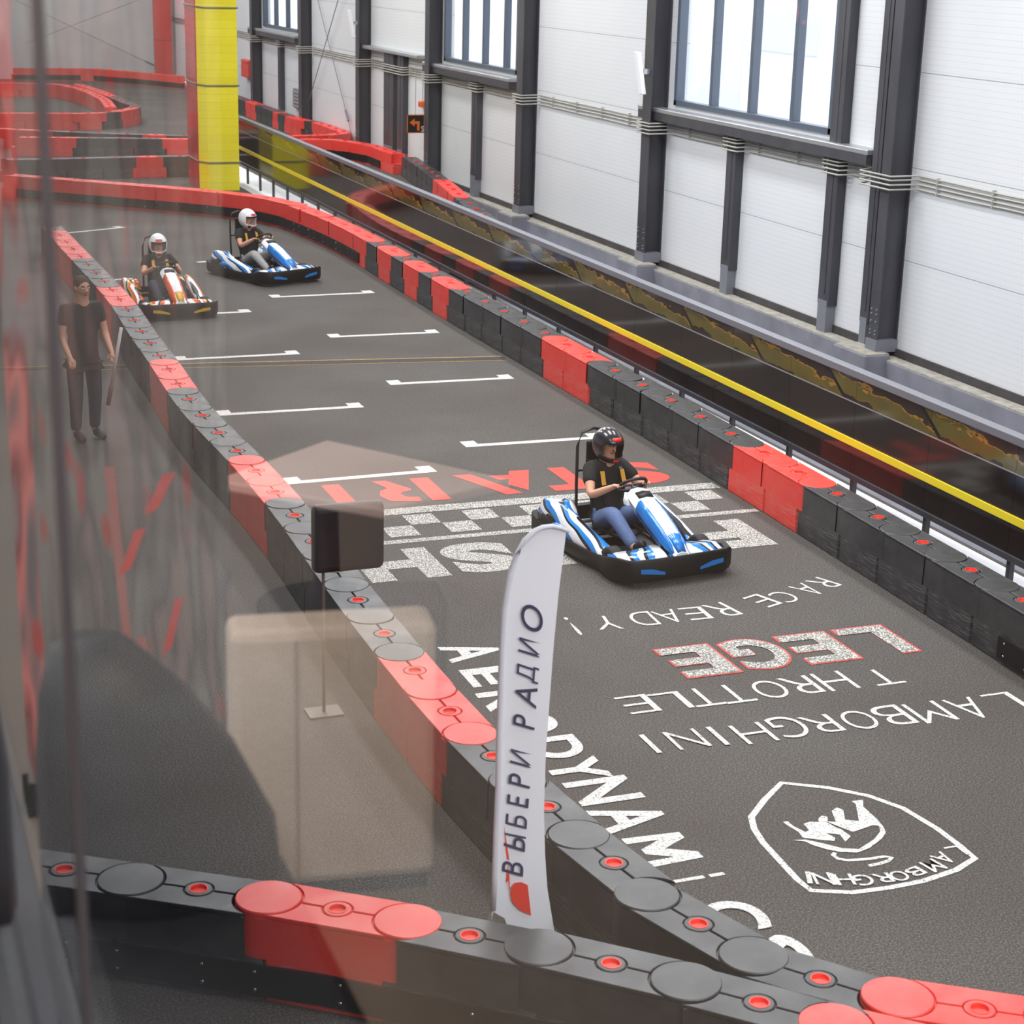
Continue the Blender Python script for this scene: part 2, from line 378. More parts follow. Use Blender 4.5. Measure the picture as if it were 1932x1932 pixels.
# ------------------------------------------------------------------ surveyed positions in metres
DATA = {"RIGHT":[[[8.209,32.929],
"r"],[[8.305,32.125],
"r"],[[8.369,31.306],
"r"],[[8.402,30.577],
"r"],[[8.415,29.86],
"r"],[[8.424,29.163],
"r"],[[8.384,28.351],
"k"],[[8.395,27.671],
"r"],[[8.355,26.856],
"k"],[[8.373,26.156],
"r"],[[8.333,25.351],
"k"],[[8.347,24.723],
"r"],[[8.315,23.864],
"k"],[[8.34,23.169],
"k"],[[8.326,22.407],
"k"],[[8.363,21.698],
"k"],[[8.329,20.922],
"k"],[[8.354,20.248],
"r"],[[8.325,19.447],
"r"],[[8.351,18.752],
"k"],[[8.322,17.922],
"k"],[[8.363,17.224],
"k"],[[8.323,16.444],
"k"],[[8.316,15.75],
"k"],[[8.283,14.997],
"r"],[[8.298,14.311],
"r"],[[8.245,13.53],
"k"],[[8.25,12.834],
"k"],[[8.214,12.088],
"k"],[[8.209,11.384],
"k"],[[8.18,10.654],
"k"]],
"LEFT":[[[3.556,26.593],
"k"],[[3.575,25.812],
"k"],[[3.568,25.099],
"r"],[[3.571,24.424],
"r"],[[3.568,23.623],
"k"],[[3.527,22.907],
"k"],[[3.482,22.198],
"k"],[[3.476,21.463],
"k"],[[3.468,20.732],
"k"],[[3.448,20.034],
"r"],[[3.41,19.248],
"r"],[[3.374,18.535],
"k"],[[3.378,17.802],
"k"],[[3.402,17.078],
"k"],[[3.45,16.38],
"k"],[[3.455,15.659],
"r"],[[3.478,14.962],
"r"],[[3.472,14.226],
"k"],[[3.445,13.486],
"k"],[[3.422,12.781],
"k"],[[3.393,12.067],
"k"],[[3.389,11.345],
"k"],[[3.39,10.64],
"r"],[[3.389,9.941],
"r"],[[3.396,9.23],
"k"],[[3.491,8.505],
"k"],[[3.583,7.788],
"k"],[[3.731,7.083],
"k"],[[4.052,6.45],
"k"],[[4.62,6.0],
"r"],[[5.28,5.62],
"r"]],
"FRONT":[[[1.476,8.173],
"k"],[[2.086,7.765],
"r"],[[2.624,7.324],
"k"],[[3.174,6.877],
"k"],[[3.684,6.358],
"k"],[[4.2,5.85],
"r"],[[4.75,5.38],
"r"]],
"GRID":[[[6.161,26.647],[7.788,26.702]],[[6.249,23.574],[7.798,23.542]],[[6.223,20.662],[7.809,20.621]],[[6.161,17.668],[7.761,17.633]],[[3.977,22.64],[5.596,22.641]],[[3.919,19.673],[5.602,19.651]],[[4.01,16.788],[5.564,16.84]],[[4.207,25.551],[5.619,25.597]],[[3.821,33.614],[5.153,34.244]],[[4.117,28.653],[4.411,28.689]],[[5.698,30.048],[5.958,30.106]],[[3.424,32.179],[4.054,32.177]]],
"LT":{"RACE":[["R",[7.585,12.76],[7.693,12.518]],["A",[7.378,12.664],[7.479,12.399]],["C",[7.113,12.544],[7.19,12.298]],["E",[6.876,12.52],[6.979,12.251]]],
"READY!":[["R",[6.482,12.442],[6.533,12.135]],["E",[6.27,12.413],[6.259,12.133]],["A",[6.023,12.413],[6.044,12.134]],["D",[5.813,12.433],[5.796,12.126]],["Y",[5.524,12.426],[5.473,12.133]],["!",[5.218,12.483],[5.196,12.084]]],
"LEGE":[["L",[7.345,11.61],[7.333,11.032]],["E",[6.831,11.609],[6.824,11.029]],["G",[6.339,11.636],[6.254,11.047]],["E",[5.824,11.624],[5.813,11.048]]],
"THROTTLE":[["T",[6.998,10.794],[6.993,10.506]],["H",[6.621,10.854],[6.636,10.517]],["R",[6.339,10.845],[6.353,10.524]],["O",[6.085,10.839],[6.031,10.524]],["T",[5.789,10.846],[5.781,10.521]],["T",[5.552,10.849],[5.546,10.531]],["L",[5.3,10.844],[5.301,10.541]],["E",[5.055,10.862],[5.045,10.555]]],
"LONG":[["L",[7.606,10.136],[7.609,9.857]],["A",[7.285,10.136],[7.301,9.782]],["M",[6.976,10.152],[6.982,9.809]],["B",[6.687,10.172],[6.678,9.842]],["O",[6.42,10.159],[6.404,9.849]],["R",[6.126,10.162],[6.156,9.875]],["G",[5.891,10.215],[5.849,9.868]],["H",[5.604,10.174],[5.586,9.86]],["I",[5.349,10.2],[5.334,9.894]],["N",[5.124,10.206],[5.14,9.912]],["I",[4.856,10.215],[4.857,9.912]]],
"AERO":[["A",[4.052,11.992],[4.487,12.002]],["E",[4.052,11.503],[4.381,11.569]],["R",[4.02,11.055],[4.37,11.134]],["M",[4.122,8.683],[4.491,8.665]],["A",[4.062,9.108],[4.507,9.092]],["N",[4.065,9.51],[4.495,9.509]],["I",[4.164,8.291],[4.514,8.246]]]},"SH":{"out":[[5.414,9.271],[5.662,9.12],[5.852,8.937],[5.966,8.719],[6.015,8.412],[6.021,8.187],[6.016,8.017],[5.829,7.927],[5.572,7.872],[5.34,7.863],[5.108,7.879],[4.897,7.971],[4.885,8.109],[4.899,8.346],[4.912,8.575],[4.945,8.751],[5.002,8.896],[5.191,9.083],[5.414,9.271]],
"body":[[5.157,8.779],[5.189,8.778],[5.19,8.711],[5.222,8.616],[5.255,8.634],[5.264,8.717],[5.314,8.73],[5.41,8.699],[5.43,8.616],[5.448,8.582],[5.457,8.486],[5.389,8.433],[5.405,8.526],[5.335,8.567],[5.357,8.499],[5.33,8.461],[5.252,8.504],[5.171,8.558],[5.182,8.629],[5.159,8.74]],
"tail":[[5.259,8.329],[5.232,8.307],[5.239,8.255],[5.284,8.223],[5.409,8.201],[5.518,8.198],[5.55,8.174],[5.504,8.144],[5.44,8.13],[5.365,8.127]],
"hind":[[5.389,8.754],[5.428,8.78],[5.451,8.754],[5.422,8.699],[5.467,8.681],[5.519,8.821],[5.576,8.852],[5.593,8.807],[5.536,8.688],[5.609,8.646],[5.712,8.859],[5.707,8.901],[5.788,8.896],[5.737,8.811],[5.729,8.637],[5.711,8.528],[5.684,8.46],[5.617,8.398],[5.489,8.319],[5.387,8.288],[5.29,8.328],[5.23,8.383],[5.178,8.454],[5.16,8.506],[5.098,8.544],[5.173,8.529],[5.233,8.47],[5.29,8.408],[5.323,8.368],[5.417,8.324],[5.571,8.407],[5.662,8.486],[5.692,8.552],[5.661,8.572],[5.514,8.533],[5.495,8.533],[5.46,8.603],[5.417,8.693],[5.366,8.713]]},"SHT":[["L",[5.963,8.187],[5.965,8.06]],["A",[5.815,8.134],[5.861,8.004]],["M",[5.713,8.078],[5.743,7.937]],["B",[5.573,8.026],[5.596,7.924]],["O",[5.463,8.018],[5.469,7.897]],["R",[5.366,8.023],[5.358,7.907]],["G",[5.247,8.044],[5.243,7.91]],["H",[5.156,8.082],[5.123,7.949]],["i",[5.096,8.11],[5.055,7.97]],["N",[5.043,8.135],[5.007,7.994]],["i",[4.982,8.163],[4.925,8.029]]],
"FLAG":[[3.231,7.75,2.341],[3.19,7.75,2.363],[3.142,7.75,2.378],[3.094,7.75,2.376],[3.053,7.75,2.362],[3.001,7.75,2.314],[2.962,7.75,2.242],[2.934,7.75,2.157],[2.919,7.75,2.064],[2.906,7.75,1.97],[2.9,7.75,1.78],[2.898,7.75,1.537],[2.896,7.75,1.291],[2.898,7.75,1.04],[2.893,7.75,0.787],[2.892,7.75,0.528],[2.887,7.75,0.345],[2.964,7.75,0.286],[2.982,7.75,0.229],[3.126,7.75,0.173],[3.246,7.75,0.146],[3.225,7.75,0.26],[3.197,7.75,0.412],[3.177,7.75,0.613],[3.163,7.75,0.874],[3.163,7.75,1.193],[3.173,7.75,1.442],[3.185,7.75,1.748],[3.202,7.75,2.024]],
"FLAGTXT":[[3.053,7.75,0.502],[3.124,7.75,1.996]],
"FLOGO":[[[3.082,7.75,0.46],[3.106,7.75,0.281],[3.039,7.75,0.326],[2.999,7.75,0.379],[2.989,7.75,0.427],[2.993,7.75,0.465],[3.009,7.75,0.485],[3.047,7.75,0.483]],[[2.944,7.75,0.817],[2.962,7.75,0.712],[2.978,7.75,0.616],[2.964,7.75,0.627],[2.955,7.75,0.687]],[[2.969,7.75,0.594],[2.979,7.75,0.54],[2.986,7.75,0.447],[2.981,7.75,0.448],[2.975,7.75,0.501],[2.959,7.75,0.494],[2.966,7.75,0.542]]],
"STENCIL":[[[5.663,16.625],[5.857,16.613],[6.141,15.846],[5.966,15.836]],[[6.008,16.509],[6.225,16.491],[6.275,16.626],[6.487,16.61],[6.224,15.922],[6.096,16.157],[6.17,16.34],[6.064,16.341]],[[5.213,16.624],[5.407,16.62],[5.399,15.84],[5.21,15.835]],[[4.823,16.629],[4.967,16.618],[5.125,16.285],[5.107,16.211],[5.019,16.197],[4.976,16.131],[5.01,16.025],[5.122,15.993],[5.103,15.846],[4.815,15.927],[4.761,16.113],[4.819,16.291],[4.908,16.346]]],
"CHEV":[[[-0.0763,0.6482],[-0.107,0.6598],[-0.1464,0.7365],[-0.1194,0.7339]],[[-0.0189,0.5167],[-0.0447,0.5304],[-0.0786,0.6184],[-0.0561,0.615]],[[-0.1055,0.3249],[-0.1268,0.343],[-0.1554,0.4549],[-0.1369,0.4501]],[[-0.0232,0.1282],[-0.047,0.1402],[-0.0785,0.222],[-0.0576,0.2196]],[[-0.0901,0.132],[-0.1062,0.1414],[-0.1273,0.2034],[-0.1133,0.2013]],[[-0.0945,-0.1217],[-0.1192,-0.1037],[-0.152,0.014],[-0.1305,0.0099]],[[-0.0521,-0.2346],[-0.0686,-0.2233],[-0.0907,-0.1476],[-0.0763,-0.1499]],[[-0.0999,-0.5379],[-0.1253,-0.5218],[-0.1588,-0.4098],[-0.1367,-0.4126]]],
"CHLONG":[[[0.0026,0.7592],[-0.0193,0.7576],[-0.0463,0.2759],[-0.0292,0.278]],[[-0.0498,0.3743],[-0.0725,0.3718],[-0.0899,0.0164],[-0.0724,0.0189]],[[-0.0616,0.0462],[-0.0849,0.043],[-0.1352,-0.2688],[-0.1111,-0.2647]]]}
# ================================================================== the hall
def hall_poly(z0, z1, pts): return MB().prism(pts, z0, z1)
edge = [(9.46, -6), (9.46, 29.2), (11.2, 29.6), (11.45, 30.6), (11.95, 33.3), (12.5, 36.2), (12.75, 37.8), (13.1, 41), (13.2, 74.2), (-8, 74.2), (-8, -6)]
floor = struct(hall_poly(-.2, 0, edge).build('floor', MATS['asphalt']))
floor2 = struct(MB().box(9.5, 13.2, -6, 41.5, -.9, -.7).build('floor_channel', CONCRETE))
struct(MB().box(9.46, 9.56, -6, 29.2, -.7, -.2).build('trim_1', CONCRETE))
struct(MB().box(-8, 13.6, -6, 74.2, 9.4, 9.6).build('ceiling', mat('white_roof_sheet', (205, 206, 208), .7)))
struct(MB().box(-8, 13.6, 74.2, 74.5, -.2, 9.4).build('wall_back', BACKP))
struct(MB().box(-8.3, -8, -6, 74.5, -.2, 9.4).build('wall_left', BACKP))
struct(MB().box(-8, 13.6, -6.3, -6, -.9, 9.4).build('wall_front', BACKP))

# right wall with three window openings
WIN = [('window_1', 22.50, 27.62, (23.68, 25.0, 26.3), (21.2, 28.62)), ('window_2', 34.95, 39.62, (35.75, 37.05, 38.35), (34.9, 40.62)), ('window_3', 53.0, 57.5, (54.5, 56.0), (52.7, 58.9))]
ZW0, ZW1 = 2.74, 6.4
wb = MB()
y0 = -6
wb.box(13.2, 13.4, -6, 74.2, .14, ZW0)
wb.box(13.2, 13.4, -6, 74.2, ZW1, 9.4)
ys = [-6] + [v for q in WIN for v in (q[1], q[2])] + [74.2]
for a, b in zip(ys[::2], ys[1::2]): wb.box(13.2, 13.4, a, b, ZW0, ZW1)
struct(wb.build('wall_right', PANEL))
struct(MB().box(13.17, 13.4, -6, 42, -.9, .14).build('baseboard_right', SKIRT))
pl = MB().box(12.93, 13.17, -6, 42, -.9, .02)
plinth = struct(pl.build('trim_plinth', CONCRETE, bevel=.012))
obj_cap = MB().box(12.94, 13.165, -6, 42, .02, .035).build('trim_plinth_top', RAWCONC); struct(obj_cap)
for i, yc in enumerate((14.2, 20.7, 28.05, 34.05, 40.0)):
    p = MB().box(12.62, 13.0, yc-.42, yc+.42, -.9, .10).build('trim_pier', CONCRETE, bevel=.02); struct(p)
    c = MB().box(12.64, 12.99, yc-.40, yc+.40, .10, .112).build('pier_top', RAWCONC, p)

glassw = bpy.data.materials.new('window_glass'); glassw.use_nodes = True
nt = glassw.node_tree; nt.nodes.clear()
o_ = N(nt, 'ShaderNodeOutputMaterial'); tr = N(nt, 'ShaderNodeBsdfTransparent'); gl = N(nt, 'ShaderNodeBsdfGlossy', i_Roughness=.02)
mx = N(nt, 'ShaderNodeMixShader', i_0=.06); L(nt, tr.outputs[0], mx.inputs[1]); L(nt, gl.outputs[0], mx.inputs[2]); L(nt, mx.outputs[0], o_.inputs[0])
FRAME = mat('slate_window_frame', (72, 82, 96), .4)
for name, a, b, mull, sl in WIN:
    f = MB()
    for (p, q, r, s) in ((a, b, ZW0, ZW0+.09), (a, b, ZW1-.09, ZW1), (a, a+.10, ZW0, ZW1), (b-.10, b, ZW0, ZW1)): f.box(13.15, 13.30, p, q, r, s)
    W = struct(f.build(name, FRAME, bevel=.006))
    for y in mull: MB().box(13.16, 13.29, y-.05, y+.05, ZW0+.09, ZW1-.09).build('mullion', FRAME, W, bevel=.005)
    edges_ = [a+.1] + [v for y in sorted(mull) for v in (y-.05, y+.05)] + [b-.1]
    for p, q in zip(edges_[::2], edges_[1::2]): MB().box(13.235, 13.245, p, q, ZW0+.09, ZW1-.09).build('pane', glassw, W)
    MB().box(12.96, 13.2, sl[0], sl[1], 2.60, 2.67).build('sill', GALV, W, bevel=.01)
    MB().box(12.965, 13.2, sl[0]+.02, sl[1]-.02, 2.47, 2.60).build('sill_beam', STEEL_DARK, W)
sb = MB().box(12.96, 13.2, 41.0, 45.6, 2.70, 2.78).build('trim_ledge', GALV, bevel=.01); struct(sb)
# what one sees outside through the windows: a pale facade with its own window and door
fac = struct(MB().box(22.0, 22.4, 10, 95, -1, 14).build('facade_outside', mat('pale_render', (238, 240, 242), .8)))
MB().box(21.95, 22.05, 38.5, 41.5, 2.95, 3.9).build('facade_window', mat('grey_facade_glass', (208, 216, 228), .3), fac)
MB().box(21.95, 22.05, 42.3, 45.6, -1, 3.2).build('facade_door', mat('grey_facade_door', (214, 220, 230), .6), fac)
MB().box(13.6, 22.0, 10, 95, -1.2, -1.0).build('facade_ground', mat('pale_paving', (190, 190, 188), .9), fac)

# steel columns and studs along the right wall
def ibeam(name, ya, yb, z0, z1, x0=12.88, x1=13.2, bolts=True):
    m = MB(); yc = (ya+yb)/2
    m.box(x0, x0+.018, ya, yb, z0, z1); m.box(x1-.018, x1, ya, yb, z0, z1); m.box(x0+.018, x1-.018, yc-.03, yc+.03, z0, z1)
    o = struct(m.build(name, STEEL_DARK))
    MB().box(x0-.02, x1, ya-.02, yb+.02, z0, z0+.16).build('base_plate', STEEL_MID, o)
    if bolts:
        bm_ = MB()
        for z in (.33, .38, .5, .6, .66):
            for y in (ya+.05, yb-.05): bm_.lathe([(0, 0), (.012, 0), (.012, .012), (0, .014)], 8, lambda a, b, c, y=y, z=z: (x0-c, y+a, z+b))
        bm_.build('bolt_rows', GALV, o)
    return o
def stud(name, ya, yb, z0, z1, x0=13.06):
    m = MB(); m.box(x0, x0+.012, ya, yb, z0, z1); m.box(x0+.012, 13.2, ya, ya+.02, z0, z1); m.box(x0+.012, 13.2, yb-.02, yb, z0, z1)
    m.box(x0-.006, x0, (ya+yb)/2-.03, (ya+yb)/2+.03, z0+.15, z1)
    o = struct(m.build(name, STEEL_DARK))
    MB().box(x0-.01, 13.19, ya+.03, yb-.03, .02, z0+.06).build('stud_foot', STEEL_MID, o)
    return o
for ya, yb in ((20.46, 20.68), (27.92, 28.24), (33.92, 34.24), (39.86, 40.16), (45.60, 45.92), (51.60, 51.92), (57.9, 58.2), (64, 64.3), (14.1, 14.4)):
    ibeam('column', ya, yb, .10 if yb < 42 else .0, 9.4)
stud('column_channel', 20.9, 21.12, .4, 9.4, 13.0)
for ya, yb, z1 in ((25.13, 25.43, 2.47), (22.07, 22.37, 9.4), (37.08, 37.42, 2.47), (43.2, 44.0, 2.70), (42.4, 42.85, 2.70), (54.9, 55.2, 2.47), (49, 49.01, .3)):
    if z1 > .5: stud('column_stud', ya, yb, .42, z1)

# conduits running along the wall and stepping over each column
cols = sorted([(20.40, 21.10), (27.86, 28.30), (33.86, 34.30), (39.8, 40.2), (45.55, 45.97), (51.55, 51.97), (57.85, 58.25)] + [(25.08, 25.48), (22.02, 22.42), (37.03, 37.47), (42.35, 44.05), (54.85, 55.25)])
for i, z in enumerate((2.44, 2.39, 2.33, 2.27)):
    pts = [(13.17, 12.0, z)]
    rnd = random.Random(i)
    for a, b in cols:
        xo = 12.83 if (b-a) < .5 and a not in (25.08, 22.02, 37.03, 54.85) or a == 20.40 else 13.02
        yprev = pts[-1][1]
        k = max(1, int((a-.2-yprev)/.9))
        for j in range(1, k): pts.append((13.17, yprev+(a-.2-yprev)*j/k, z-.015*rnd.random()))
        pts += [(13.17, a-.15, z), (xo, a-.02, z-.02), (xo, b+.02, z-.02), (13.17, b+.15, z)]
    pts.append((13.17, 74, z))
    o = MB().tube(pts, .013, 6).build('conduit', CONDUIT, smooth=True)
    tag(o, ['uppermost of the four grey conduits along the white wall', 'second grey conduit from the top along the white wall', 'third grey conduit from the top along the white wall', 'lowest of the four grey conduits along the white wall'][i], 'conduit', 'conduits along the right wall')
    cm = MB().box(-.02, .025, -.012, .012, -.02, .02).mesh('clip', CONDUIT)
    for y in [15+1.2*q for q in range(16)]:
        if all(not (a-.3 < y < b+.3) for a, b in cols): obj('clip', cm, o, (13.17, y, z))

def floodlight(y, z0, z1, label):
    t = empty('floodlight', (12.84, y, z0), 0, label, 'light')
    h = z1-z0
    MB().loft([[(-.10, -.07, 0), (-.02, -.07, 0), (-.02, .07, 0), (-.10, .07, 0)], [(-.22, -.07, h), (-.14, -.07, h), (-.14, .07, h), (-.22, .07, h)]]).build('housing', WHITE, t, bevel=.012)
    MB().box(-.06, .04, -.03, .03, h*.48, h*.60).build('bracket', GALV, t)
floodlight(28.05, 2.88, 3.56, 'white slim floodlight tilted on the dark column left of the large window')
floodlight(45.72, 2.95, 3.62, 'white slim floodlight on the far dark column behind the cable cross')

# wall-mounted bits
t = empty('direction_sign', (12.62, 40.62, 1.06), 0, 'black sign with orange left-turn arrow hanging by the white wall', 'sign')
MB().box(0, .56, 0, .02, 0, .42).build('board', BLACK, t)
fr = MB()
for q in ((0.0, .42, .40, .42), (0.0, .42, 0, .02), (0, .02, 0, .42), (.40, .42, .1, .42)): fr.box(q[0], q[1], -.004, 0, q[2], q[3])
fr.build('border', ORANGE, t)
ar = MB(); ar.prism([(.24, .06), (.30, .06), (.30, .27), (.18, .27), (.18, .33), (.06, .24), (.18, .15), (.18, .21), (.24, .21)], -.006, 0, lambda x, z, y: (x, y, z)); ar.build('arrow', ORANGE, t)
tx = MB(); put_glyph(tx, 'S', (.34, -.006, .03), (1, 0, 0), (0, 0, 1), .07, .13, .01); put_glyph(tx, 'a', (.42, -.006, .03), (1, 0, 0), (0, 0, 1), .07, .095, .01); tx.build('lettering', WHITE, t)
MB().tube([(.2, .01, .42), (.2, .01, 1.5)], .008, 6).build('hanger', CONDUIT, t)
t = empty('call_point', (13.12, 41.15, 1.6), 0, 'small orange call point box below a conduit left of a dark column', 'box')
MB().box(-.04, .08, -.10, .10, 0, .14).build('housing', ORANGE, t, bevel=.01); MB().box(-.045, -.04, -.06, .06, .03, .11).build('face', mat('red_face', (190, 40, 60), .4), t)
MB().tube([(.04, .0, .14), (.04, .0, .8)], .012, 6).build('cable_duct', CONDUIT, t)
t = empty('hose_cabinet', (13.0, 59.6, 1.05), 0, 'red cabinet on the far white wall beside the yellow column', 'cabinet')
MB().box(0, .19, -.55, .55, 0, .42).build('body', mat('red_enamel', (206, 66, 50), .4), t, bevel=.02)
MB().box(0, .19, -.45, .55, .42, .55).build('lid', mat('red_enamel', (206, 66, 50), .4), t, bevel=.02)
t = empty('louvre_panel', (13.1, 53.1, .6), 0, 'grey louvred panel low on the far white wall', 'vent')
MB().box(0, .1, -.38, .38, 0, .55).build('frame', mat('grey_louvre', (120, 116, 124), .5), t)
sl_ = MB()
for i in range(5): sl_.box(-.03, 0, -.36, .36, .04+i*.1, .09+i*.1)
sl_.build('slats', mat('pale_louvre', (150, 146, 150), .5), t)
def brace(a, b, label, tb=None):
    t = empty('bracing_cable', a, 0, label, 'cable')
    A, B = Vector(a), Vector(b)
    MB().tube([(0, 0, 0), B-A], .012, 6).build('rod', mat('grey_cable', (120, 116, 112), .5), t)
    if tb: MB().tube([(B-A)*tb, (B-A)*(tb+.06)], .035, 8).build('turnbuckle', STEEL_MID, t)
brace((13.1, 46.99, .35), (13.1, 51.5, 4.64), 'thin bracing cable with turnbuckle rising left across the white wall', .09)
brace((13.08, 51.5, .95), (13.08, 46.3, 5.6), 'thin bracing cable rising right across the white wall')
brace((13.0, 73.9, .33), (7.0, 73.9, 3.1), 'long bracing cable falling right on the grey back wall', .08)
brace((7.6, 73.85, 1.35), (14-1.2, 73.85, 3.35), 'bracing cable rising right on the grey back wall')
# red steel corner column far behind
t = empty('red_column', (12.72, 73.0, 0), 0, 'flat red painted steel column in the far corner beside the tiled column', 'column')
MB().box(-.32, .32, -.2, .2, 0, 9.4).build('shaft', mat('red_steel', (198, 52, 44), .5), t)
for z in (1.55, 3.1, 4.4): MB().box(-.33, .33, -.21, .21, z, z+.04).build('band', mat('red_steel_band', (150, 40, 36), .5), t)
# tiled column
t = empty('tiled_column', (7.56, 39.3, 0), 0, 'square column tiled yellow in front and red on its left side', 'column')
MB().prism([(.19, .03), (.86, 0), (.86, 1.3), (.19, 1.3)], 0, 9.4).build('yellow_cladding', T_YEL, t)
MB().prism([(.02, .16), (.19, .03), (.19, 1.3), (.02, 1.3)], 0, 9.4).build('yellow_corner_cladding', T_YEL, t)
MB().prism([(0, .18), (.02, .16), (.02, 1.3), (0, 1.3)], 0, 9.4).build('red_cladding', T_RED, t)
for z in (.60, 2.22, 3.82, 5.4):
    MB().tube([(-.015, 1.3, z+.03), (-.015, .17, z+.03), (.02, .14, z+.02), (.19, .01, z), (.88, -.02, z), (.88, 1.3, z)], .018, 6).build('cable_tie', mat('weathered_strap', (120, 112, 80), .6), t)

# hall lamps hanging under the roof
def lamp(x, y, e):
    t = empty('ceiling_lamp', (x, y, 8.6), 0, 'long unseen lamp hanging below the hall roof', 'lamp', 'hall lamps')
    MB().box(-.5, .5, -2.0, 2.0, .02, .12).build('housing', WHITE, t)
    ld = bpy.data.lights.new('lamp_light', 'AREA'); ld.shape = 'RECTANGLE'; ld.size = 1.0; ld.size_y = 4.0; ld.energy = e; ld.color = (.97, .985, 1)
    lo = bpy.data.objects.new('lamp_light', ld); COL.objects.link(lo); lo.parent = t; lo.location = (0, 0, 0)
for x in (2.0, 6.2, 10.2):
    for y in (-3, 6, 15, 24, 33, 42, 51, 60, 69): lamp(x, y, HALL_LAMP * (1.15 if y < 0 else .4 if y < 10 else 1.15) * (.85 if x > 10 else 1))  # row behind the camera is added to light surfaces facing it

# ================================================================== floor markings
from mathutils.geometry import tessellate_polygon
def flat(pts, mb, off=(0, 0, 0)):
    V = [Vector(p) + Vector(off) for p in pts]; vs = [mb.bm.verts.new(p) for p in V]
    for f in tessellate_polygon([V]): mb._f([vs[i] for i in f])
Z1 = .003
def strip(p, q, wd, z=Z1, mb=None):
    mb = mb or MB(); a, b = Vector((*p, z)), Vector((*q, z)); d = (b-a).normalized(); n = Vector((-d.y, d.x, 0))*wd/2
    mb.poly([a-n, b-n, b+n, a+n]); return mb
def floorpart(mb, name, m): o = mb.build(name, m, floor); return o
for (p, q) in DATA['GRID']:
    mb = strip(p, q, .10)
    L_ = math.dist(p, q)
    if L_ > 1:
        e = Vector((q[0]-p[0], q[1]-p[1])).normalized(); nn = Vector((-e.y, e.x))
        for s, at in ((1, Vector(p)), (-1, Vector(q))):
            a = at + nn*.05; b = at + nn*.19
            pts = [a, a + e*s*.16, b + e*s*.16, b] 
            mb.poly([(x.x, x.y, Z1) for x in (pts if s > 0 else pts[::-1])])
    floorpart(mb, 'grid_box_line', P_WHITE)
# chequered finish line across the whole track
floorpart(strip((3.75, 15.59), (8.1, 15.59), .19), 'finish_band', P_WORN)
floorpart(strip((3.75, 14.705), (8.1, 14.705), .10), 'finish_band', P_WORN)
ck = MB()
for i in range(16):
    x = 3.62 + i*.29
    yb = 15.15 if i % 2 == 0 else 14.84
    if x+.29 < 8.12: ck.poly([(x, yb, Z1), (x+.285, yb, Z1), (x+.285, yb+.30, Z1), (x, yb+.30, Z1)])
floorpart(ck, 'finish_chequer', P_WORN)
# lettering: base point and top point of each letter, tops towards the camera end
def words_on_floor(name, letters, m, wd, bold, shrink=1.0, fixed=None, z=Z1):
    mb = MB()
    for ch, B, T in letters:
        b, t = Vector((*B, z)), Vector((*T, z))
        ey = (t-b); h = ey.length; ey.normalize(); 
        if fixed: ey = Vector(fixed); 
        ex = Vector((ey.y, -ey.x, 0))
        wl = wd*(.16 if ch in 'I!i' and bold < .03 else .34 if ch in 'Ii' else 1.12 if ch == 'M' else 1.0)
        if ch in BLOCKY and bold > .02 and name == 'bold_lettering': put_block(mb, ch, b - ex*wl/2, ex, ey, wl*(.62 if ch == 'i' else 1.0), h); continue
        put_glyph(mb, ch, b - ex*wl/2 + Vector((0, 0, .0007*len(mb.bm.verts)/40)), ex, ey, wl, h, bold)
    return floorpart(mb, name, m)
LT = DATA['LT']
UP = (0, -1, 0)
words_on_floor('thin_lettering', LT['RACE'], P_WHITE, .175, -.012)
words_on_floor('thin_lettering', LT['READY!'], P_WHITE, .20, -.012)
words_on_floor('thin_lettering', LT['THROTTLE'], P_WHITE, .24, -.012, fixed=UP)
words_on_floor('thin_lettering', LT['LONG'], P_WHITE, .235, -.012, fixed=UP)
red = []
for ch, B, T in LT['LEGE']: red.append((ch, [B[0], B[1]+.018], [T[0], T[1]-.018]))
words_on_floor('red_outline_lettering', red, P_RED, .465, .040, fixed=UP)
words_on_floor('bold_lettering', LT['LEGE'], P_WORN, .43, .034, fixed=UP, z=.005)
ae = [(c, B, T) for c, B, T in LT['AERO']] + [('O', [4.05, 10.62], [4.40, 10.62]), ('D', [4.05, 10.20], [4.42, 10.20]), ('Y', [4.05, 9.84], [4.42, 9.84]), ('C', [4.15, 7.84], [4.52, 7.84]), ('S', [4.2, 7.42], [4.56, 7.42])]
words_on_floor('bold_lettering', [('i' if c == 'I' else c, B, T) for c, B, T in ae], P_WHITE, .34, .028, fixed=(1, 0, 0))
ST = [('S', 7.46), ('T', 6.76), ('T', 4.38)]
stl = MB()
for ch, x in ST: put_glyph(stl, ch, (x+.33, 16.62, Z1), (-1, 0, 0), (0, -1, 0), .62, .80, .05)
for poly_ in DATA['STENCIL']: flat([(*p, Z1) for p in poly_], stl)
floorpart(stl, 'start_lettering', P_RED)
fin = MB()
for ch, x, wl in (('F', 7.50, .57), ('I', 6.86, .21), ('N', 6.32, .56), ('I', 5.72, .21), ('S', 5.08, .62), ('H', 4.34, .70)): put_glyph(fin, ch, (x+wl/2, 14.50, Z1), (-1, 0, 0), (0, -1, 0), wl, .80, .06)
floorpart(fin, 'finish_lettering', P_WORN)
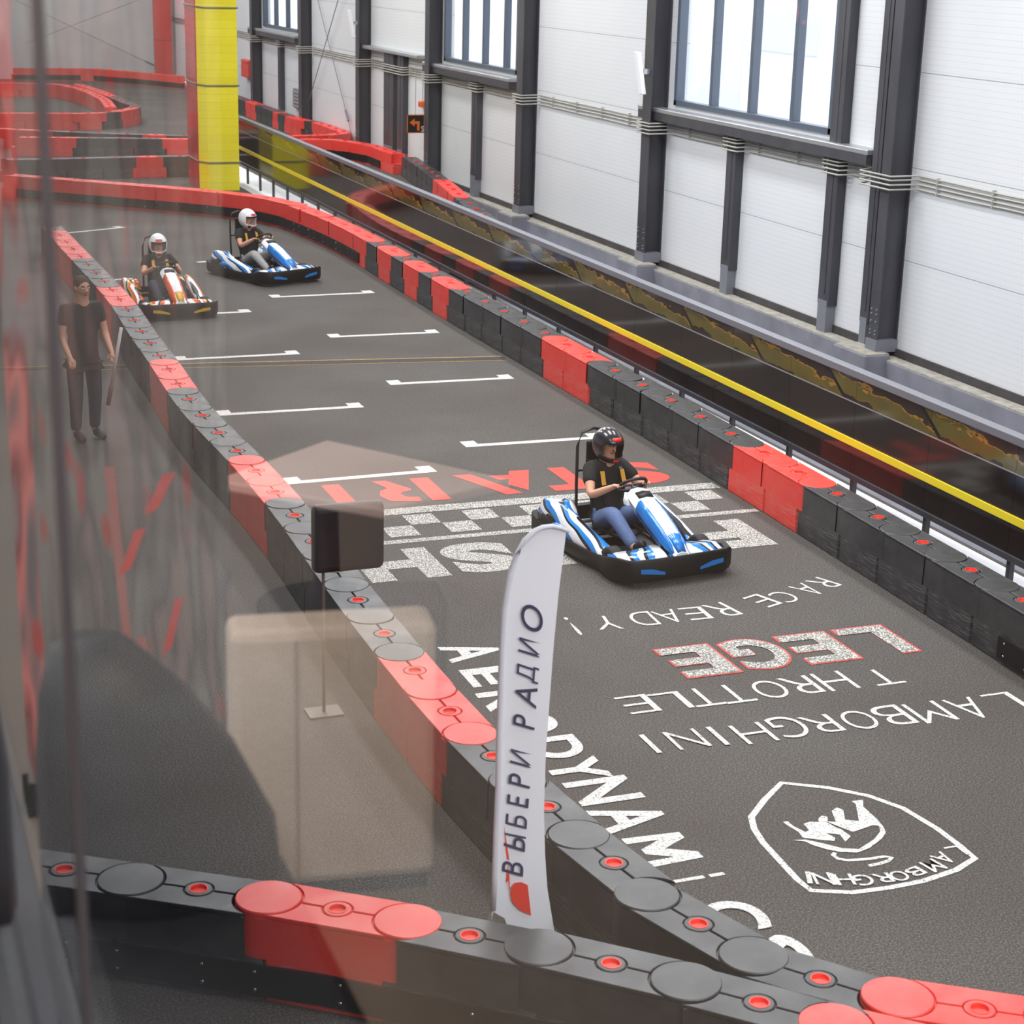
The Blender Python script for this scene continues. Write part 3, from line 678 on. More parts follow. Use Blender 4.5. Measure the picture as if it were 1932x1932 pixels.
# shield with bull
sh = MB(); o2 = [Vector((*p, Z1)) for p in DATA['SH']['out']]
def stroke(pts, wd, mb):
    n = len(pts); cl = (pts[0]-pts[-1]).length < 1e-4
    A = []
    for i, p in enumerate(pts):
        a = pts[i-1] if i else (pts[-2] if cl else p); c = pts[(i+1)] if i < n-1 else (pts[1] if cl else p)
        d = (c-a).normalized(); nrm = Vector((-d.y, d.x, 0))*wd/2
        A.append((mb.bm.verts.new(p-nrm), mb.bm.verts.new(p+nrm)))
    for (a, b), (c, d) in zip(A, A[1:]): mb._f([a, c, d, b])
stroke(o2, .042, sh)
floorpart(sh, 'shield_outline', P_WHITE)
bu = MB(); flat([(*p, Z1) for p in DATA['SH']['body']], bu); flat([(*p, Z1+.001) for p in DATA['SH']['hind']], bu); floorpart(bu, 'bull_emblem', P_WHITE)
ta = MB(); stroke([Vector((*p, Z1)) for p in DATA['SH']['tail']], .028, ta); floorpart(ta, 'bull_tail', P_WHITE)
sht = MB()
for i, (ch, B, T) in enumerate(DATA['SHT']):
    b, t = Vector((*B, Z1)), Vector((*T, Z1)); ey = (t-b); h = ey.length; ey.normalize(); ex = Vector((ey.y, -ey.x, 0)); wl = .03 if ch == 'i' else .108; ch = 'I' if ch == 'i' else ch
    put_glyph(sht, ch, b-ex*wl/2+Vector((0, 0, .002+.0004*i)), ex, ey, wl, h*.94, .006)
floorpart(sht, 'shield_lettering', P_WHITE)
# expansion joint
j = strip((1.5, 22.62), (8.1, 21.72), .16); floorpart(j, 'joint_strip', mat('joint_rubber', (52, 48, 46), .8))
SAND = mat('sandy_joint_edge', (150, 122, 84), .9, noise=(20, .3, (1, 1, 1)))
floorpart(strip((1.5, 22.74), (8.1, 21.84), .05), 'joint_edge', SAND)
floorpart(strip((1.5, 22.50), (8.1, 21.60), .035), 'joint_edge', SAND)
floorpart(MB().poly([(8.56, 4, Z1), (9.40, 4, Z1), (9.40, 44, Z1), (8.56, 44, Z1)]), 'white_edge_strip', mat('white_rough_paint', (232, 233, 236), .6, noise=(3, .05, (1, 1, 1))))
# ================================================================== barrier blocks
PITCH_B, HB = .735, .48
DD = PITCH_B/2
def arc(cx, cy, r, a0, a1, n): return [(cx+r*cos(a0+(a1-a0)*i/n), cy+r*sin(a0+(a1-a0)*i/n)) for i in range(n+1)]
HW = .17
def half_plate(sgn):
    r = .177; g = .007
    a_in = math.asin(g/r); a_out = math.asin(HW/r)
    left = arc(-DD, 0, r, a_out, a_in, 6)           # from outer side down to the slot
    cap = arc(0, 0, .078, pi-.09, .09, 10)
    right = arc(DD, 0, r, pi-a_in, pi-a_out, 6)
    pts = left + cap + right
    return [(x, y*sgn) for x, y in (pts if sgn > 0 else pts[::-1])]
def body_mesh(kind, col):
    mb = MB()
    if kind == 'B':
        up = arc(DD, 0, HW, -pi/2, pi/2, 10) + arc(-DD, 0, HW, pi/2, 3*pi/2, 10); lowl = .33
    else:
        a = math.asin(HW/.178)
        up = arc(DD, 0, .178, pi+a, pi-a, 10) + arc(-DD, 0, .178, a, -a, 10); lowl = PITCH_B-.33-.012
    mb.prism(up, .232, HB-.016)
    c = .02
    lo = [(-lowl+c, -HW), (lowl-c, -HW), (lowl, -HW+.02), (lowl, HW-.02), (lowl-c, HW), (-lowl+c, HW), (-lowl, HW-.02), (-lowl, -HW+.02)]
    mb.prism(lo, 0, .232)
    me = mb.mesh('block_body', PL[col])
    bm = bmesh.new(); bm.from_mesh(me)
    ed = [e for e in bm.edges if len(e.link_faces) == 2 and e.calc_face_angle(0) > rad(50) and not all(abs(v.co.z-.232) < .003 for v in e.verts)]
    bmesh.ops.bevel(bm, geom=ed, offset=.008, segments=2, affect='EDGES', clamp_overlap=True)
    bm.to_mesh(me); bm.free(); smooth_by_angle(me, 35); return me
def plate_mesh(s, col):
    me = MB().prism(half_plate(s), HB-.018, HB).mesh('top_plate', PL[col])
    bm = bmesh.new(); bm.from_mesh(me)
    ed = [e for e in bm.edges if len(e.link_faces) == 2 and e.calc_face_angle(0) > rad(60) and all(v.co.z > HB-.001 for v in e.verts)]
    bmesh.ops.bevel(bm, geom=ed, offset=.003, segments=1, affect='EDGES'); bm.to_mesh(me); bm.free(); return me
def disc_mesh(col):
    me = MB().lathe([(0, HB-.018), (.168, HB-.018), (.168, HB-.002), (.163, HB+.004), (.06, HB+.006), (0, HB+.006)], 32).mesh('disc_lid', PL[col]); smooth_by_angle(me, 30); return me
def ring_mesh(col):
    me = MB().lathe([(.05, HB-.018), (.071, HB-.018), (.071, HB-.001), (.066, HB+.002), (.05, HB+.002), (.05, HB-.018)], 24).mesh('cap_ring', PL[col]); smooth_by_angle(me, 30); return me
def cap_mesh():
    me = MB().lathe([(0, HB-.018), (.049, HB-.018), (.049, HB+.004), (.042, HB+.004), (.037, HB-.012), (0, HB-.014)], 24).mesh('filler_cap', CAPM); smooth_by_angle(me, 30); return me
CAPME = cap_mesh()
KIT = {}
for col in 'kr':
    D_, R_, P1, P2 = disc_mesh(col), ring_mesh(col), plate_mesh(1, col), plate_mesh(-1, col)
    for kind in 'AB': KIT[kind+col] = (body_mesh(kind, col), D_, R_, P1, P2)
CNAME = {'k': 'black', 'r': 'red'}
def block(kind, col, x, y, rz, label, group, detail=True, z=0.0, cap=True):
    me, D_, R_, P1, P2 = KIT[kind+col]
    o = obj('barrier_block', me, None, (x, y, z)); o.rotation_euler = (0, 0, rz)
    tag(o, label, 'barrier', group)
    if detail:
        obj('top_plate', P1, o); obj('top_plate', P2, o); obj('cap_ring', R_, o)
        if kind == 'B':
            obj('disc_lid', D_, o, (DD, 0, 0)); obj('disc_lid', D_, o, (-DD, 0, 0))
    if cap: 
        c = obj('filler_cap', CAPME, o); c['label'] = 'round red filler cap'
    return o
def ordn(n):
    W = ['first', 'second', 'third', 'fourth', 'fifth', 'sixth', 'seventh', 'eighth', 'ninth', 'tenth', 'eleventh', 'twelfth']
    return W[n-1] if n <= 12 else f'{n}th' if n % 10 not in (1, 2, 3) or n in (11, 12, 13) else f'{n}' + {1: 'st', 2: 'nd', 3: 'rd'}[n % 10]
def row(pts, phase, labeler, group, detail=True):
    n = len(pts); out = []
    cnt = {'k': 0, 'r': 0}
    for i, ((x, y), col) in enumerate(pts):
        p = pts[max(i-1, 0)][0]; q = pts[min(i+1, n-1)][0]
        kind = 'AB'[(i+phase) % 2]
        cnt[col] += 1
        out.append(block(kind, col, x, y, math.atan2(q[1]-p[1], q[0]-p[0]), labeler(i, col, cnt[col]), group, detail))
    return out
# smooth the surveyed centres a little so that joints stay even
def even(P):
    Q = [list(a) for a in P]
    for _ in range(2):
        R = [q[:] for q in Q]
        for i in range(1, len(Q)-1):
            if Q[i][1] < 9.2: continue      # the nearest joints were measured closely enough
            for k in (0, 1): R[i][k] = .5*Q[i][k] + .25*(Q[i-1][k]+Q[i+1][k])
        Q = R
    return Q
def extend(P, cols, n0, n1):
    """add blocks of the same pitch before the first (cols n0) and after the last (cols n1)"""
    P = [list(p) for p in P]; cols = list(cols)
    for c in n0:
        a, b = Vector(P[0]), Vector(P[1]); P.insert(0, list(a + (a-b).normalized()*PITCH_B)); cols.insert(0, c)
    for c in n1:
        a, b = Vector(P[-1]), Vector(P[-2]); P.append(list(a + (a-b).normalized()*PITCH_B)); cols.append(c)
    return list(zip(P, cols))
# right-hand row beside the dark fence, far to near
R_ = DATA['RIGHT']; RP = even([p for p, c in R_]); RC = [c for p, c in R_]
right = extend(RP, RC, [], ['k', 'k'])
nR = len(right)
row(right, 0, lambda i, c, k: f'{CNAME[c]} barrier block beside the dark fence, {ordn(sum(1 for q in right[i:] if q[1] == c))} {CNAME[c]} one from the near end', 'blocks of the right-hand barrier')
# red curve at the far end of the straight, from the last right-row block to the left
fc = [(8.12, 33.66), (7.88, 34.36), (7.5, 34.98), (7.02, 35.55), (6.5, 36.08), (5.95, 36.58), (5.4, 37.08), (4.85, 37.58), (4.3, 38.08), (3.75, 38.58)]
fc = [((a, b), 'r') for a, b in fc]
row(fc, 1, lambda i, c, k: f'red barrier block of the sweeping far curve, {ordn(i+1)} from where the fence row begins', 'blocks of the red far curve')
# left-hand row, far to near
L_ = DATA['LEFT']; LP = even([p for p, c in L_]); LC = [c for p, c in L_]
left = extend(LP, LC, ['k', 'r', 'r', 'r', 'r', 'k'], [])
row(left, 0, lambda i, c, k: f'{CNAME[c]} barrier block left of the straight, {ordn(sum(1 for q in left[i:] if q[1] == c))} {CNAME[c]} one from the near end', 'blocks of the left-hand barrier')
# front row along the bottom of the view, left to right
F_ = DATA['FRONT']; FP = even([p for p, c in F_]); FCc = [c for p, c in F_]
front = extend(FP, FCc, ['k', 'k'], [])
row(front, 0, lambda i, c, k: f'{CNAME[c]} barrier block of the nearest row, {ordn(i+1)} from its left end', 'blocks of the nearest barrier')

def strip_board(path, side, z0, z1, label, name='bumper_strip', screws=(), th=.018, lift=None):
    P = [Vector((*p, 0)) for p in path]; A = []
    for i, p in enumerate(P):
        d = (P[min(i+1, len(P)-1)]-P[max(i-1, 0)]).normalized(); n = Vector((-d.y, d.x, 0))*side
        A.append((p + n*(HW+.004), p + n*(HW+.004+th), n, d))
    rings = [[(a.x, a.y, z0), (b.x, b.y, z0), (b.x, b.y, z1), (a.x, a.y, z1)] for a, b, n, d in A]
    o = MB().loft(rings).build(name, RUBBER); tag(o, label, 'bumper strip')
    sc = MB().lathe([(0, 0), (.011, 0), (.009, .006), (0, .008)], 10).mesh('screw', CHROME, True)
    k = 0
    for a, b, n, d in A[:-1]:
        for s in (0.12, .5):
            for z in (z0+.035, z1-.035):
                if k >= 60: break
                k += 1
                q = obj('screw', sc, o, (b + d*s*PITCH_B) + Vector((0, 0, z))); q.rotation_euler = n.to_track_quat('Z', 'Y').to_euler()
    return o
def seam(path, t): return path
fpath = [p for p, c in front]
strip_board(fpath, -1, .045, .215, 'black rubber bumper strip with screws along the nearest barrier')
strip_board([p for p, c in right[-3:]], -1, .045, .215, 'black rubber bumper strip with screws at the near end of the right-hand barrier')
cpath = [p for p, c in fc[::-1]] + [p for p, c in right[:6]]
strip_board(cpath, -1, .05, .225, 'long black bumper strip with screws along the red far curve')
# --- barriers of the far part of the circuit
def along(path, cols, phase, label, group, off=0.0):
    P = [Vector((*p, 0)) for p in path]; out = []; d = 0; i = 0; acc = PITCH_B/2
    tot = sum((b-a).length for a, b in zip(P, P[1:]))
    s = PITCH_B/2; seg = 0; base = 0
    while s < tot:
        while seg < len(P)-2 and s > base + (P[seg+1]-P[seg]).length:
            base += (P[seg+1]-P[seg]).length; seg += 1
        t = (s-base)/(P[seg+1]-P[seg]).length; out.append((P[seg].lerp(P[seg+1], t)))
        s += PITCH_B
    pts = [((p.x, p.y), cols(p.x, p.y)) for p in out]
    n = len(pts); 
    for i, ((x, y), c) in enumerate(pts):
        p = pts[max(i-1, 0)][0]; q = pts[min(i+1, n-1)][0]
        block('AB'[(i+phase) % 2], c, x, y, math.atan2(q[1]-p[1], q[0]-p[0]), label(i, c, n), group, False)
    return pts
def lab(txt): return lambda i, c, n: f'{CNAME[c]} barrier block {txt}, {ordn(i+1)} from its left end' 
along([(3.6, 41.75), (4.6, 41.75), (7.0, 41.98), (8.6, 42.05)], lambda x, y: 'r' if 6.75 < x < 7.55 else 'k', 0, lab('in the first row behind the far curve'), 'blocks of the row behind the far curve')
along([(4.4, 46.75), (5.2, 46.58), (8.6, 45.85)], lambda x, y: 'r' if x < 5.95 or x > 7.7 else 'k', 0, lab('in the second row behind the far curve'), 'blocks of the second row behind')
along([(4.4, 48.9), (5.4, 48.25), (7.0, 47.36), (8.9, 46.55)], lambda x, y: 'r' if x < 5.8 or 7.6 < x < 8.3 else 'k', 1, lab('in the third row behind the far curve'), 'blocks of the third row behind')
hp = [(4.6, 53.5), (5.97, 53.46), (6.96, 53.3), (7.7, 53.65), (8.3, 54.4), (8.78, 55.3), (8.86, 56.2), (8.78, 57.1), (8.72, 59.5), (8.6, 62.3), (8.4, 64.5)]
along(hp, lambda x, y: 'r' if x < 6.6 or (6.9 < x < 7.6) or (8.0 < x < 8.6 and y < 55.2) or y > 60 else 'k', 0, lab('on the outer side of the hairpin'), 'blocks of the hairpin outer side')
along([(8.05, 55.2), (8.3, 58.2), (8.3, 60.5), (8.12, 63.0), (7.75, 64.75), (7.1, 65.2), (6.2, 65.4), (5.4, 65.5)], lambda x, y: 'r', 0, lab('on the inner side of the hairpin'), 'blocks of the hairpin inner side')
along([(7.0, 73.3), (8.61, 73.35), (10.0, 73.2), (11.5, 71.1), (12.85, 68.6)], lambda x, y: 'r', 0, lab('along the grey back wall'), 'blocks of the row along the back wall')
strip_board([(7.0, 73.3), (8.61, 73.35), (10.0, 73.2), (11.5, 71.1), (12.85, 68.6)], -1, .05, .225, 'black bumper strip on the red row along the grey back wall')
along([(12.87, 41.3), (12.53, 38.83), (12.1, 36.18), (11.57, 33.27), (11.08, 30.58), (10.95, 29.8)], lambda x, y: 'r' if 34.0 < y < 36.8 else 'k', 0, lab('between the fence and white wall'), 'blocks behind the dark fence')
along([(10.0, 45.3), (11.35, 45.36), (11.95, 45.42), (12.45, 44.8), (12.76, 43.75), (12.74, 42.3), (12.80, 41.75)], lambda x, y: 'r', 1, lab('in the bend behind the fence'), 'blocks of the red bend behind the fence')
strip_board([(10.0, 45.3), (11.35, 45.36), (11.95, 45.42), (12.45, 44.8), (12.76, 43.75), (12.74, 42.6)], -1, .05, .225, 'black bumper strip on the red bend behind the dark fence')
along([(10.2, 46.45), (11.6, 46.45), (12.5, 46.6), (12.98, 47.3), (12.98, 49.2), (12.95, 50.2), (12.72, 51.2), (12.68, 52.4), (12.68, 55.1), (12.68, 57.5), (12.68, 61)], lambda x, y: 'r' if y < 50.3 or 51 < y < 51.9 or 52.6 < y < 53.6 or 56 < y < 57.2 else 'k', 0, lab('in the loop below the white wall'), 'blocks of the loop by the white wall')

# black sign box on a thin pole at the finish line, left of the left-hand barrier
t = empty('signal_box', (2.92, 11.21, 0), 0, 'black box on a thin pole left of the barrier at the finish line', 'signal box')
MB().box(-.12, .12, -.09, .09, 0, .014).build('base_plate', mat('pale_base_plate', (112, 102, 92), .5), t)
MB().tube([(0, 0, 0), (0, 0, 1.02)], .011, 8).build('pole', mat('bronze_pole', (96, 78, 62), .5), t, True)
MB().box(-.08, .42, -.05, .05, 1.02, 1.50).build('housing', mat('black_box_housing', (34, 28, 30), .45), t, bevel=.05, seg=4)
# ================================================================== dark fence
fx = 8.80
fence = empty('fence', (fx, 8.0, 0), 0, 'long waist-high fence of dark glossy panels with a yellow stripe', 'fence')
ylen = 33.0
yb = 0
k = 0
while yb < ylen-.1:
    ye = min(yb+1.245, ylen)
    p = MB().box(-.012, .012, yb+.002, ye-.002, .45, 1.12).build('lower_panel', FPANEL, fence)
    p2 = MB().box(-.012, .012, yb+.002, ye-.002, 1.126, 1.36).build('upper_panel', FPANEL, fence)
    MB().box(.014, .06, yb-.025, yb+.025, 0, 1.36).build('post', STEEL_DARK, fence)
    yb = ye
MB().box(-.03, .03, 0, ylen, .40, .455).build('bottom_rail', STEEL_DARK, fence, bevel=.004)
MB().box(-.035, .075, 0, ylen, 1.36, 1.43).build('top_rail', mat('silver_grey_rail', (112, 113, 120), .5), fence, bevel=.006)
MB().box(-.030, -.012, 0, ylen, .715, .785).build('yellow_stripe', YEL, fence, bevel=.004)
MB().box(-.016, -.010, 0, ylen, 1.118, 1.130).build('joint_trim', GALV, fence)

# ================================================================== feather flag
fl = empty('feather_flag', (2.94, 7.78, 0), 0, 'tall white feather flag with navy lettering between the two near barriers', 'flag')
off = Vector((-2.94, -7.78, 0))
FO = [Vector(p) + off for p in DATA['FLAG']]
mb = MB(); flat(FO, mb)
fm = bmesh.new()
me = mb.mesh('cloth', mat('white_flag_cloth', (242, 243, 250), .75))
bm = bmesh.new(); bm.from_mesh(me)
r = bmesh.ops.extrude_face_region(bm, geom=list(bm.faces)); bmesh.ops.translate(bm, verts=[g for g in r['geom'] if isinstance(g, bmesh.types.BMVert)], vec=(0, .006, 0))
bmesh.ops.recalc_face_normals(bm, faces=bm.faces); bm.to_mesh(me); bm.free()
obj('cloth', me, fl)
# sleeve round the pole along the left and top edge
sl = [FO[i] + Vector((.012, -.004, 0)) for i in (16, 15, 14, 13, 12, 11, 10, 9, 8, 7, 6, 5, 4, 3, 2, 1, 0)]
MB().tube(sl, [.016]*12+[.014, .013, .012, .010, .008], 8).build('pole_sleeve', mat('grey_white_sleeve', (222, 222, 232), .7), fl, smooth=True)
MB().tube([(-.05, .03, 0), (-.05, .012, .12), FO[16]+Vector((.012, 0, .02))], .011, 8).build('pole', GALV, fl, smooth=True)
MB().box(-.19, .09, -.12, .16, 0, .012).build('base_plate', STEEL_DARK, fl)
hem = MB(); a, b_, c_ = FO[16], FO[17], FO[12]
hem.prism([(FO[16].x+.0, FO[16].z+.0), (FO[17].x, FO[17].z), (FO[17].x-.004, FO[17].z+.55), (FO[13].x+.04, FO[13].z), (FO[13].x, FO[13].z)], -.010, -.007, lambda x, z, y: (x, FO[16].y+y, z)); hem.build('folded_hem', mat('white_flag_cloth', (226, 228, 240), .75), fl)
A_, B_2 = [Vector(p)+off for p in DATA['FLAGTXT']]
txt = 'ВЫБЕРИ РАДИО'
path_d = (B_2-A_); ln = path_d.length; path_d.normalize(); up_t = Vector((path_d.z*-1, 0, path_d.x)).normalized()
tm = MB()
adv = {'В': .115, 'Ы': .15, 'Б': .115, 'Е': .105, 'Р': .11, 'И': .135, ' ': .07, 'А': .13, 'Д': .14, 'О': .165}
tot = sum(adv[c] for c in txt); s = 0
for ch in txt:
    wl = adv[ch]/tot*ln
    if ch != ' ':
        o0 = A_ + path_d*(s+wl*.08) + Vector((0, -.0135, 0))
        H_ = .118
        if ch == 'Ы':     # soft sign made from an inverted P, then the upright
            put_glyph(tm, 'P', o0 + up_t*H_ + path_d*.02, path_d, -up_t, wl*.58, H_, 0, -.45)
            put_glyph(tm, 'I', o0 + path_d*wl*.62, path_d, up_t, wl*.32, H_, 0, .45)
        else:
            put_glyph(tm, {'Р': 'P', 'В': 'B', 'О': 'O', 'А': 'A', 'Е': 'E'}.get(ch, ch), o0, path_d, up_t, wl*.86, H_, .003, .45)
    s += wl
tm.build('navy_lettering', mat('navy_print', (34, 38, 84), .7), fl)
lg = MB()
for q in DATA['FLOGO']: flat([Vector(p)+off+Vector((0, -.0125, 0)) for p in q], lg)
lg.build('red_print', mat('red_print', (240, 52, 34), .7), fl)

# ================================================================== people
def ellipsoid(mb, c, r, n=16, m=10):
    c = Vector(c)
    mb.loft([[c + Vector((r[0]*max(.001, sin(pi*j/m))*cos(2*pi*k/n), r[1]*max(.001, sin(pi*j/m))*sin(2*pi*k/n), -r[2]*cos(pi*j/m))) for k in range(n)] for j in range(m+1)])
def figure(name, label, J, loc, rz, shirt, trousers, shoe=None, helmet=None, hair=None, sleeve=.55, beard=False):
    """one continuous body grown from a skeleton J, with shirt, trousers, shoes and helmet or hair as clothing"""
    t = empty(name, loc, rz, label, 'person')
    keys = ['pel', 'sp', 'ch', 'nk', 'hd', 'ht', 'sL', 'eL', 'wL', 'hL', 'kL', 'aL', 'tL', 'sR', 'eR', 'wR', 'hR', 'kR', 'aR', 'tR']
    V = [J[k] for k in keys]; ix = {k: i for i, k in enumerate(keys)}
    E = [('pel', 'sp'), ('sp', 'ch'), ('ch', 'nk'), ('nk', 'hd'), ('hd', 'ht')]
    for s in 'LR': E += [('ch', 's'+s), ('s'+s, 'e'+s), ('e'+s, 'w'+s), ('pel', 'h'+s), ('h'+s, 'k'+s), ('k'+s, 'a'+s), ('a'+s, 't'+s)]
    RD = {'pel': (.15, .11), 'sp': (.14, .10), 'ch': (.16, .11), 'nk': .058, 'hd': (.078, .094), 'ht': .06, 's': .062, 'e': .044, 'w': .031, 'h': .09, 'k': .064, 'a': .044, 't': .034}
    rd = [RD[k] if k in RD else RD[k[0]] for k in keys]
    V2 = list(V); E2 = [(ix[a], ix[b]) for a, b in E]; R2 = list(rd)
    # hands: palm and five bent fingers
    for s in 'LR':
        wv = Vector(J['w'+s]); d = (wv - Vector(J['e'+s])).normalized(); grip = Vector(J['g'+s]) if 'g'+s in J else wv + d*.1
        hd = (grip-wv).normalized(); side = hd.cross(Vector((0, 0, 1))).normalized() if abs(hd.z) < .9 else Vector((0, 1, 0)); nrm = side.cross(hd).normalized()
        pi_ = len(V2); V2.append(tuple(wv + hd*.06)); E2.append((ix['w'+s], pi_)); R2.append((.036, .018))
        for q, (so, ln_) in enumerate(((-.030, .058), (-.010, .070), (.010, .066), (.029, .052))):
            b0 = len(V2); p0 = wv + hd*.085 + side*so
            V2 += [tuple(p0), tuple(p0 + hd*ln_*.5 - nrm*.008), tuple(p0 + hd*ln_*.75 - nrm*.032)]
            E2 += [(pi_, b0), (b0, b0+1), (b0+1, b0+2)]; R2 += [.0095, .0088, .0075]
        b0 = len(V2); sg = 1 if s == 'L' else -1
        V2 += [tuple(wv + hd*.045 + side*.036*sg - nrm*.005), tuple(wv + hd*.08 + side*.055*sg - nrm*.02)]; E2 += [(pi_, b0), (b0, b0+1)]; R2 += [.011, .009]
    body = obj('body', skin(V2, E2, R2, 0, 2), t); body.data.materials.clear(); body.data.materials.append(SKIN)
    # shirt: torso and part of the arms
    sv = [J['pel'], J['sp'], J['ch'], tuple(Vector(J['ch']).lerp(Vector(J['nk']), .90)), tuple(Vector(J['pel'])*1.45 - Vector(J['sp'])*.45)]; se = [(0, 1), (1, 2), (2, 3), (0, 4)]; sr = [(.176, .140), (.162, .126), (.180, .130), .082, (.178, .142)]
    for s in 'LR':
        b0 = len(sv); a, e = Vector(J['s'+s]), Vector(J['e'+s]); wv = Vector(J['w'+s])
        sv += [tuple(a), tuple(a.lerp(e, .62))]; se += [(2, b0), (b0, b0+1)]; sr += [.079, .068]
        if sleeve > .9: sv += [tuple(e), tuple(e.lerp(wv, .85))]; se += [(b0+1, b0+2), (b0+2, b0+3)]; sr += [.060, .046]
    o = obj('shirt', skin(sv, se, sr, 0, 2), t); o.data.materials.clear(); o.data.materials.append(shirt)
    tv = [tuple(Vector(J['pel']).lerp(Vector(J['sp']), .55)), J['pel']]; te = [(0, 1)]; tr_ = [(.160, .124), (.168, .132)]
    for s in 'LR':
        b0 = len(tv); tv += [J['h'+s], tuple(Vector(J['h'+s]).lerp(Vector(J['k'+s]), .5)), J['k'+s], tuple(Vector(J['k'+s]).lerp(Vector(J['a'+s]), .5)), tuple(Vector(J['k'+s]).lerp(Vector(J['a'+s]), .97))]
        te += [(1, b0), (b0, b0+1), (b0+1, b0+2), (b0+2, b0+3), (b0+3, b0+4)]; tr_ += [.104, .092, .079, .068, .060]
    o = obj('trousers', skin(tv, te, tr_, 1, 2), t); o.data.materials.clear(); o.data.materials.append(trousers)
    for s in 'LR':
        a, b = Vector(J['a'+s]), Vector(J['t'+s]); d = (b-a).normalized()
        o = obj('shoe', skin([tuple(a + Vector((0, 0, .0))), tuple(a.lerp(b, .45)), tuple(b + d*.05)], [(0, 1), (1, 2)], [.052, .05, .040], 0, 2), t); o.data.materials.clear(); o.data.materials.append(shoe or BLACK)
    h = Vector(J['hd']); f = Vector(J.get('face', (0, -1, 0))).normalized(); rt = Vector((0, 0, 1)).cross(f).normalized()*-1; up = rt.cross(f)*-1
    if up.z < 0: up = -up
    P = lambda x, y, z: h + rt*x + f*y + up*z
    # head features: eyes at half head height, nose, mouth, ears
    hb = MB(); ellipsoid(hb, (0, 0, 0), (.073, .092, .112)); hm = hb.mesh('head', SKIN, True)
    hd_ = obj('head', hm, t); hd_.matrix_local = Matrix.Translation(h) @ Matrix((( rt.x, -f.x, up.x, 0), (rt.y, -f.y, up.y, 0), (rt.z, -f.z, up.z, 0), (0, 0, 0, 1)))
    for sx_ in (-1, 1):
        eb = MB(); ellipsoid(eb, P(.031*sx_, .080, .010), (.013, .013, .008), 10, 6); eb.build('eye', mat('eye_white', (235, 230, 226), .3), t, True)
        eb = MB(); ellipsoid(eb, P(.031*sx_, .091, .010), (.006, .006, .006), 8, 6); eb.build('iris', mat('dark_iris', (44, 30, 22), .3), t, True)
        MB().tube([P(.014*sx_, .089, .030), P(.032*sx_, .088, .036), P(.048*sx_, .076, .030)], .005, 6).build('eyebrow', mat('dark_hair', (40, 28, 22), .8), t, True)
        if not helmet:
            eb = MB(); ellipsoid(eb, P(.074*sx_, 0, 0), (.012, .02, .03), 8, 6); eb.build('ear', SKIN, t, True)
    MB().tube([P(0, .088, .016), P(0, .102, -.012), P(0, .112, -.024), P(0, .092, -.032)], [.007, .011, .013, .007], 8).build('nose', SKIN, t, True)
    MB().tube([P(-.024, .078, -.056), P(0, .088, -.058), P(.024, .078, -.056)], .005, 6).build('mouth', mat('lips', (168, 92, 84), .5), t, True)
    if hair:
        hb = MB(); ellipsoid(hb, (0, 0, 0), (.083, .098, .092)); hm = hb.mesh('hair', hair, True)
        o = obj('hair', hm, t); o.location = P(0, -.022, .038)
    if helmet:
        shell, accent, visor = helmet
        # shell with an eye port: latitude/longitude grid with the port left open
        n, m_ = 48, 28; g = {}
        mbh = MB()
        def hp_(u, v_):
            th = pi*v_; ph = 2*pi*u
            z = cos(th); r = sin(th)
            x, y = sin(ph)*r, cos(ph)*r      # y>0 forward
            rx, ry, rz_ = .136, .168, .156
            if z < -.35:                     # close towards the neck, chin bar pushed out in front
                kx = 1 - .18*(-z-.35); x *= 1; 
            yy = y*ry + (.020*max(0, y)*max(0, -z+.15))
            zz_ = max(z, -.80)*rz_ - (.028*max(0, y) if z < 0 else 0)
            return x*rx, yy, zz_
        cut = []
        for i in range(n):
            for j in range(m_):
                u0, u1, v0, v1 = i/n, (i+1)/n, j/m_, (j+1)/m_
                um = (u0+u1)/2; um = um-1 if um > .5 else um; vm = (v0+v1)/2
                if v1 > .86: continue
                if abs(um) < .17 and .40 < vm < .60: continue
                vs = []
                for (a, b) in ((u0, v0), (u1, v0), (u1, v1), (u0, v1)):
                    key = (round(a*n) % n, round(b*m_) if round(b*m_) > 0 else 0)
                    if b == 0: key = (0, 0)
                    if key not in g: g[key] = mbh.bm.verts.new(P(*hp_(key[0]/n, key[1]/m_)))
                    if g[key] not in vs: vs.append(g[key])
                mbh._f(vs)
        ho = mbh.build('helmet', shell, t, True); so = ho.modifiers.new('thickness', 'SOLIDIFY'); so.thickness = .012; so.offset = 0
        su = ho.modifiers.new('sub', 'SUBSURF'); su.levels = 1; su.render_levels = 1
        vb = MB()
        rows_ = [[P(*[k*1.035 for k in hp_(a/40, v_)]) for a in range(-8, 9)] for v_ in (.29, .33, .37, .405)]
        vb.loft(rows_, caps=False, closed=False); vo = vb.build('visor', visor, ho, True); so = vo.modifiers.new('thickness', 'SOLIDIFY'); so.thickness = .006
        ab = MB(); rows_ = [[P(*[k*1.045 for k in hp_(a/60, v_)]) for a in range(-4, 5)] for v_ in (.27, .31, .34)]
        ab.loft(rows_, caps=False, closed=False); ao = ab.build('helmet_emblem', accent, ho, True); so = ao.modifiers.new('thickness', 'SOLIDIFY'); so.thickness = .004
        for a0 in (-.10, .10):
            sb_ = MB(); sb_.loft([[P(*[k*1.03 for k in hp_(a0+q, v_)]) for q in (-.03, -.01, .01, .03)] for v_ in (.62, .68, .74)], caps=False, closed=False)
            so = sb_.build('helmet_vent', BLACK, ho, True).modifiers.new('thickness', 'SOLIDIFY'); so.thickness = .004
